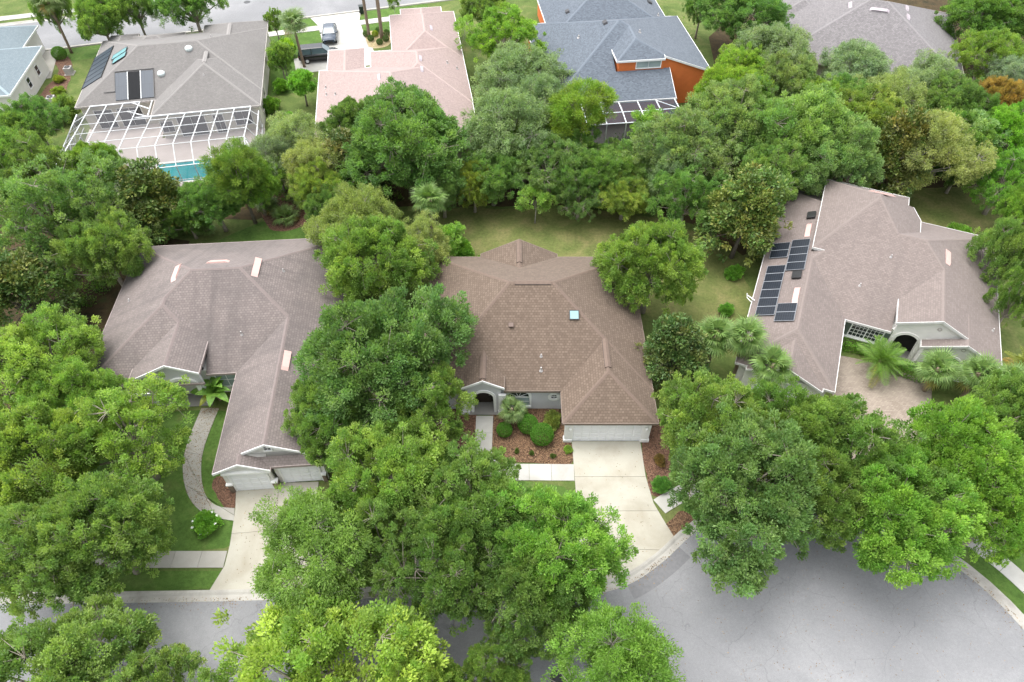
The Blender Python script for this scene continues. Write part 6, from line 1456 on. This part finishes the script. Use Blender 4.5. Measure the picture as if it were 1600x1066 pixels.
# ------------------------------------------------------------------ vehicles
def car(x, y, rz, L, W, belt, roof, paint, label, cabin, hood):
    """cabin: (front base, front top, rear top, rear base) along x as fractions of length from the nose; nose towards +x"""
    r = empty('parked_car', (x,y,0.05), rz, label, 'car', 'cars parked by the pink-roofed house')
    hx, hw = L/2, W/2; n = 15; b = MB(); secs = []
    for i in range(n):
        t = i/(n-1); xx = hx - L*t; e = min(t, 1-t)
        w_ = hw*(0.80+0.20*min(1,(e/0.12))**0.6); zb = 0.28+0.12*max(0,1-e/0.06)
        zt = (hood*0.86+(hood-hood*0.86)*min(1,t/0.1)) if t < cabin[0] else belt
        if t < 0.04: zt = hood*0.78
        if t > 0.97: zt = belt*0.88
        secs.append([(xx,-w_*.86,zb),(xx,-w_,0.5),(xx,-w_*.98,zt*.82),(xx,-w_*.88,zt),(xx,0,zt+0.05),(xx,w_*.88,zt),(xx,w_*.98,zt*.82),(xx,w_,0.5),(xx,w_*.86,zb)])
    k = 9
    for s in secs: b.v += s
    for i in range(n-1):
        for j in range(k-1): b.f.append((i*k+j,(i+1)*k+j,(i+1)*k+j+1,i*k+j+1)[::-1])
        b.f.append((i*k+k-1,(i+1)*k+k-1,(i+1)*k,i*k)[::-1])
    b.f.append(tuple(range(k))); b.f.append(tuple(range((n-1)*k,n*k))[::-1])
    b.build('body', paint, r, True)
    X = [hx-L*c for c in cabin]; g = MB(); wb, wt = hw*.86, hw*.70
    g.v = [(X[0],-wb,belt),(X[0],wb,belt),(X[3],wb,belt),(X[3],-wb,belt),(X[1],-wt,roof-.03),(X[1],wt,roof-.03),(X[2],wt,roof-.03),(X[2],-wt,roof-.03)]
    g.f = [(0,1,5,4),(1,2,6,5),(2,3,7,6),(3,0,4,7),(4,5,6,7)]; g.build('windows', M['car_glass'], r)
    rf = MB(); rf.v = [(X[1]+.03,-wt-.02,roof-.03),(X[1]+.03,wt+.02,roof-.03),(X[2]-.03,wt+.02,roof-.03),(X[2]-.03,-wt-.02,roof-.03),(X[1]-.1,-wt*.8,roof+.02),(X[1]-.1,wt*.8,roof+.02),(X[2]+.1,wt*.8,roof+.02),(X[2]+.1,-wt*.8,roof+.02)]
    rf.f = [(4,5,6,7),(0,1,5,4),(1,2,6,5),(2,3,7,6),(3,0,4,7)]; rf.build('roof_panel', paint, r)
    p = MB()
    for s in (-1,1):
        p.tube([(X[0],s*wb,belt),(X[1],s*wt,roof-.02)],[.04]*2,5); p.tube([(X[3],s*wb,belt),(X[2],s*wt,roof-.02)],[.05]*2,5); xm = (X[1]+X[2])/2; p.tube([(xm,s*wb,belt),(xm,s*wt,roof-.02)],[.04]*2,5)
    p.build('pillars', paint, r)
    for sx in (0.17, 0.80):
        for s in (-1,1):
            xx = hx-L*sx; wz = 0.34
            ty = MB().disc_ring((xx, s*(hw-.2), wz), 0.2, 0.34, (1,0,0), (0,0,1) if s < 0 else (0,0,1), 0.0, 18)
            ty = MB().tube([(xx,s*(hw-.24),wz),(xx,s*(hw+.005),wz)],[.34,.34],18); wo_ = ty.build('wheel', M['tyre'], r)
            MB().tube([(xx,s*(hw-.02),wz),(xx,s*(hw+.02),wz)],[.21,.2],14).build('rim', M['alu'], wo_)
    for s in (-1,1):
        MB().box(hx-.14,hx-.02,s*hw*.62-.16,s*hw*.62+.16,hood*.66,hood*.78).build('headlight', M['dome'], r)
        MB().box(-hx-.0,-hx+.1,s*hw*.68-.12,s*hw*.68+.12,belt*.72,belt*.86).build('tail_light', M['tail'], r)
        MB().box(X[0]-.25,X[0]-.08,s*hw*1.0-.0 if s>0 else -hw-.18,s*hw*1.0+.18 if s>0 else -hw,belt-.02,belt+.12).build('mirror', paint, r)
    MB().box(hx-.05,hx+.02,-hw*.5,hw*.5,.38,hood*.62).build('grille', M['black_plastic'], r)
    return r
M['car_glass'] = plain('car_glass', (0.10,0.15,0.17), 0.05, 0.1, 0.8, spec=1.0)
M['tyre'] = plain('tyre_rubber', (0.02,0.02,0.02), 0.8, 0.2)
M['tail'] = plain('tail_light_red', (0.3,0.02,0.015), 0.3, 0.1)
def paint(name, c):
    m = plain(name, c, 0.25, 0.03, 1.0, 0.2, 0.6); m.node_tree.nodes['Principled BSDF'].inputs['Coat Weight'].default_value = 0.25; return m
car(-24.1, 89.9, -81.5, 4.75, 1.85, 0.95, 1.44, paint('dark_blue_paint', (0.05,0.07,0.10)), 'dark blue sedan parked on the white driveway, nose to the house', (0.30,0.45,0.70,0.86), 0.88)
car(-24.4, 83.9, 12, 5.0, 1.95, 1.08, 1.78, paint('black_paint', (0.012,0.012,0.013)), 'black minivan parked beside the pink-roofed house', (0.22,0.38,0.94,0.99), 0.98)
bn = empty('wheelie_bin', (-21.0,97.2,0.02), 16, 'dark wheelie bin standing at the end of the white driveway', 'bin')
b = MB(); b.v = [(-.24,-.28,.05),(.24,-.28,.05),(.24,.24,.05),(-.24,.24,.05),(-.3,-.36,1.0),(.3,-.36,1.0),(.3,.34,1.0),(-.3,.34,1.0)]; b.f = [(3,2,1,0),(4,5,6,7),(0,1,5,4),(1,2,6,5),(2,3,7,6),(3,0,4,7)]
b.build('body', M['bin'], bn); MB().box(-.32,.32,-.4,.36,1.0,1.07).build('lid', M['bin'], bn, bevel=0.02)
for s in (-1,1): MB().tube([(s*.24,.3,.12),(s*.32,.3,.12)],[.12,.12],12).build('wheel', M['tyre'], bn)

# ------------------------------------------------------------------ fallen leaves along the kerb and on the path (uncountable), worn asphalt at the driveway mouth
def litter(label, pts, seed):
    rng = np.random.default_rng(seed); P = np.array(pts); n = len(P)
    a = rng.uniform(0,6.28,n); D = np.stack([np.cos(a),np.sin(a),rng.normal(0,.1,n)],1); D /= np.linalg.norm(D,axis=1,keepdims=True)
    Nn = np.array([0,0,1.0])+rng.normal(size=(n,3))*.25; Nn -= D*np.sum(Nn*D,1,keepdims=True); Nn /= np.linalg.norm(Nn,axis=1,keepdims=True)
    me = leaf_mesh('fallen_leaves', P, D, Nn, rng.uniform(.05,.12,n), rng.uniform(.03,.06,n), np.stack([rng.random(n),np.clip(rng.normal(.5,.2,n),0,1)],1), M['dead_leaf'])
    o = link(bpy.data.objects.new('fallen_leaves', me)); o.color = (1,1,1,1); tag(o, label, 'fallen leaves', kind='stuff')
M['dead_leaf'] = leaf_mat('dead_leaf', (0.10,0.06,0.03), (0.26,0.17,0.08), 0.1, 0.2)
rng = np.random.default_rng(5); pts = []
for i in range(1, len(kerb_line)-1):
    p, q = kerb_line[i], kerb_line[i+1]
    if p[0] < -34 or p[1] < 8: continue
    L = math.hypot(q[0]-p[0], q[1]-p[1]); tx, ty = (q[0]-p[0])/L, (q[1]-p[1])/L
    dens = 10 + 26*max(0, math.sin(p[0]*0.9)+0.3*math.sin(p[0]*2.3))
    for k in range(int(L*dens)):
        s_ = rng.random()*L; o_ = -abs(rng.normal(0,.35)) + 0.25; pts.append((p[0]+tx*s_-ty*o_, p[1]+ty*s_+tx*o_, 0.03 if o_ < 0 else 0.045))
litter('brown fallen leaves lying in the gutter along the near street', pts, 6)
pts = []
for k in range(900):
    t_ = rng.random()**1.6; i = min(len(bl)-2, int(t_*(len(bl)-1)*0.75)); a_ = rng.random(); w_ = rng.random()
    x0, y0 = bl[i][0]+(bl[i+1][0]-bl[i][0])*a_, bl[i][1]+(bl[i+1][1]-bl[i][1])*a_; x1, y1 = brr[i][0]+(brr[i+1][0]-brr[i][0])*a_, brr[i][1]+(brr[i+1][1]-brr[i][1])*a_
    pts.append((x0+(x1-x0)*w_, y0+(y1-y0)*w_, 0.06))
litter('fallen leaves strewn over the curved path of the mauve-roofed house', pts, 7)
pts = [(rng.normal(18.5,7.5), rng.normal(14,4.5), 0.014) for k in range(700)]
litter('stray leaves scattered over the cul-de-sac asphalt', [p for p in pts if math.hypot(p[0]-BC[0], p[1]-BC[1]) < 12.4], 8)
pts = [(rng.uniform(4.4,9.2), rng.uniform(17.5,26.5), 0.056) for k in range(90)] + [(rng.uniform(-18,-13.5), rng.uniform(16.5,23), 0.056) for k in range(160)]
litter('a few stray leaves lying on the two pale driveways', pts, 9)
patch = [p for p in near if p[0] > 7.0]; inner = []
for i, p in enumerate(patch):
    a, c = patch[max(i-1,0)], patch[min(i+1,len(patch)-1)]; t_ = Vector((c[0]-a[0], c[1]-a[1])).normalized(); inner.append((p[0]+t_.y*0.95, p[1]-t_.x*0.95))
sheet('asphalt_patch', [(p[0]+0.01, p[1]-0.01) for p in patch] + inner[::-1], 0.0105, plain('patch_asphalt', (0.205,0.205,0.212), 0.95, 0.12, 5.0, spec=0.05))
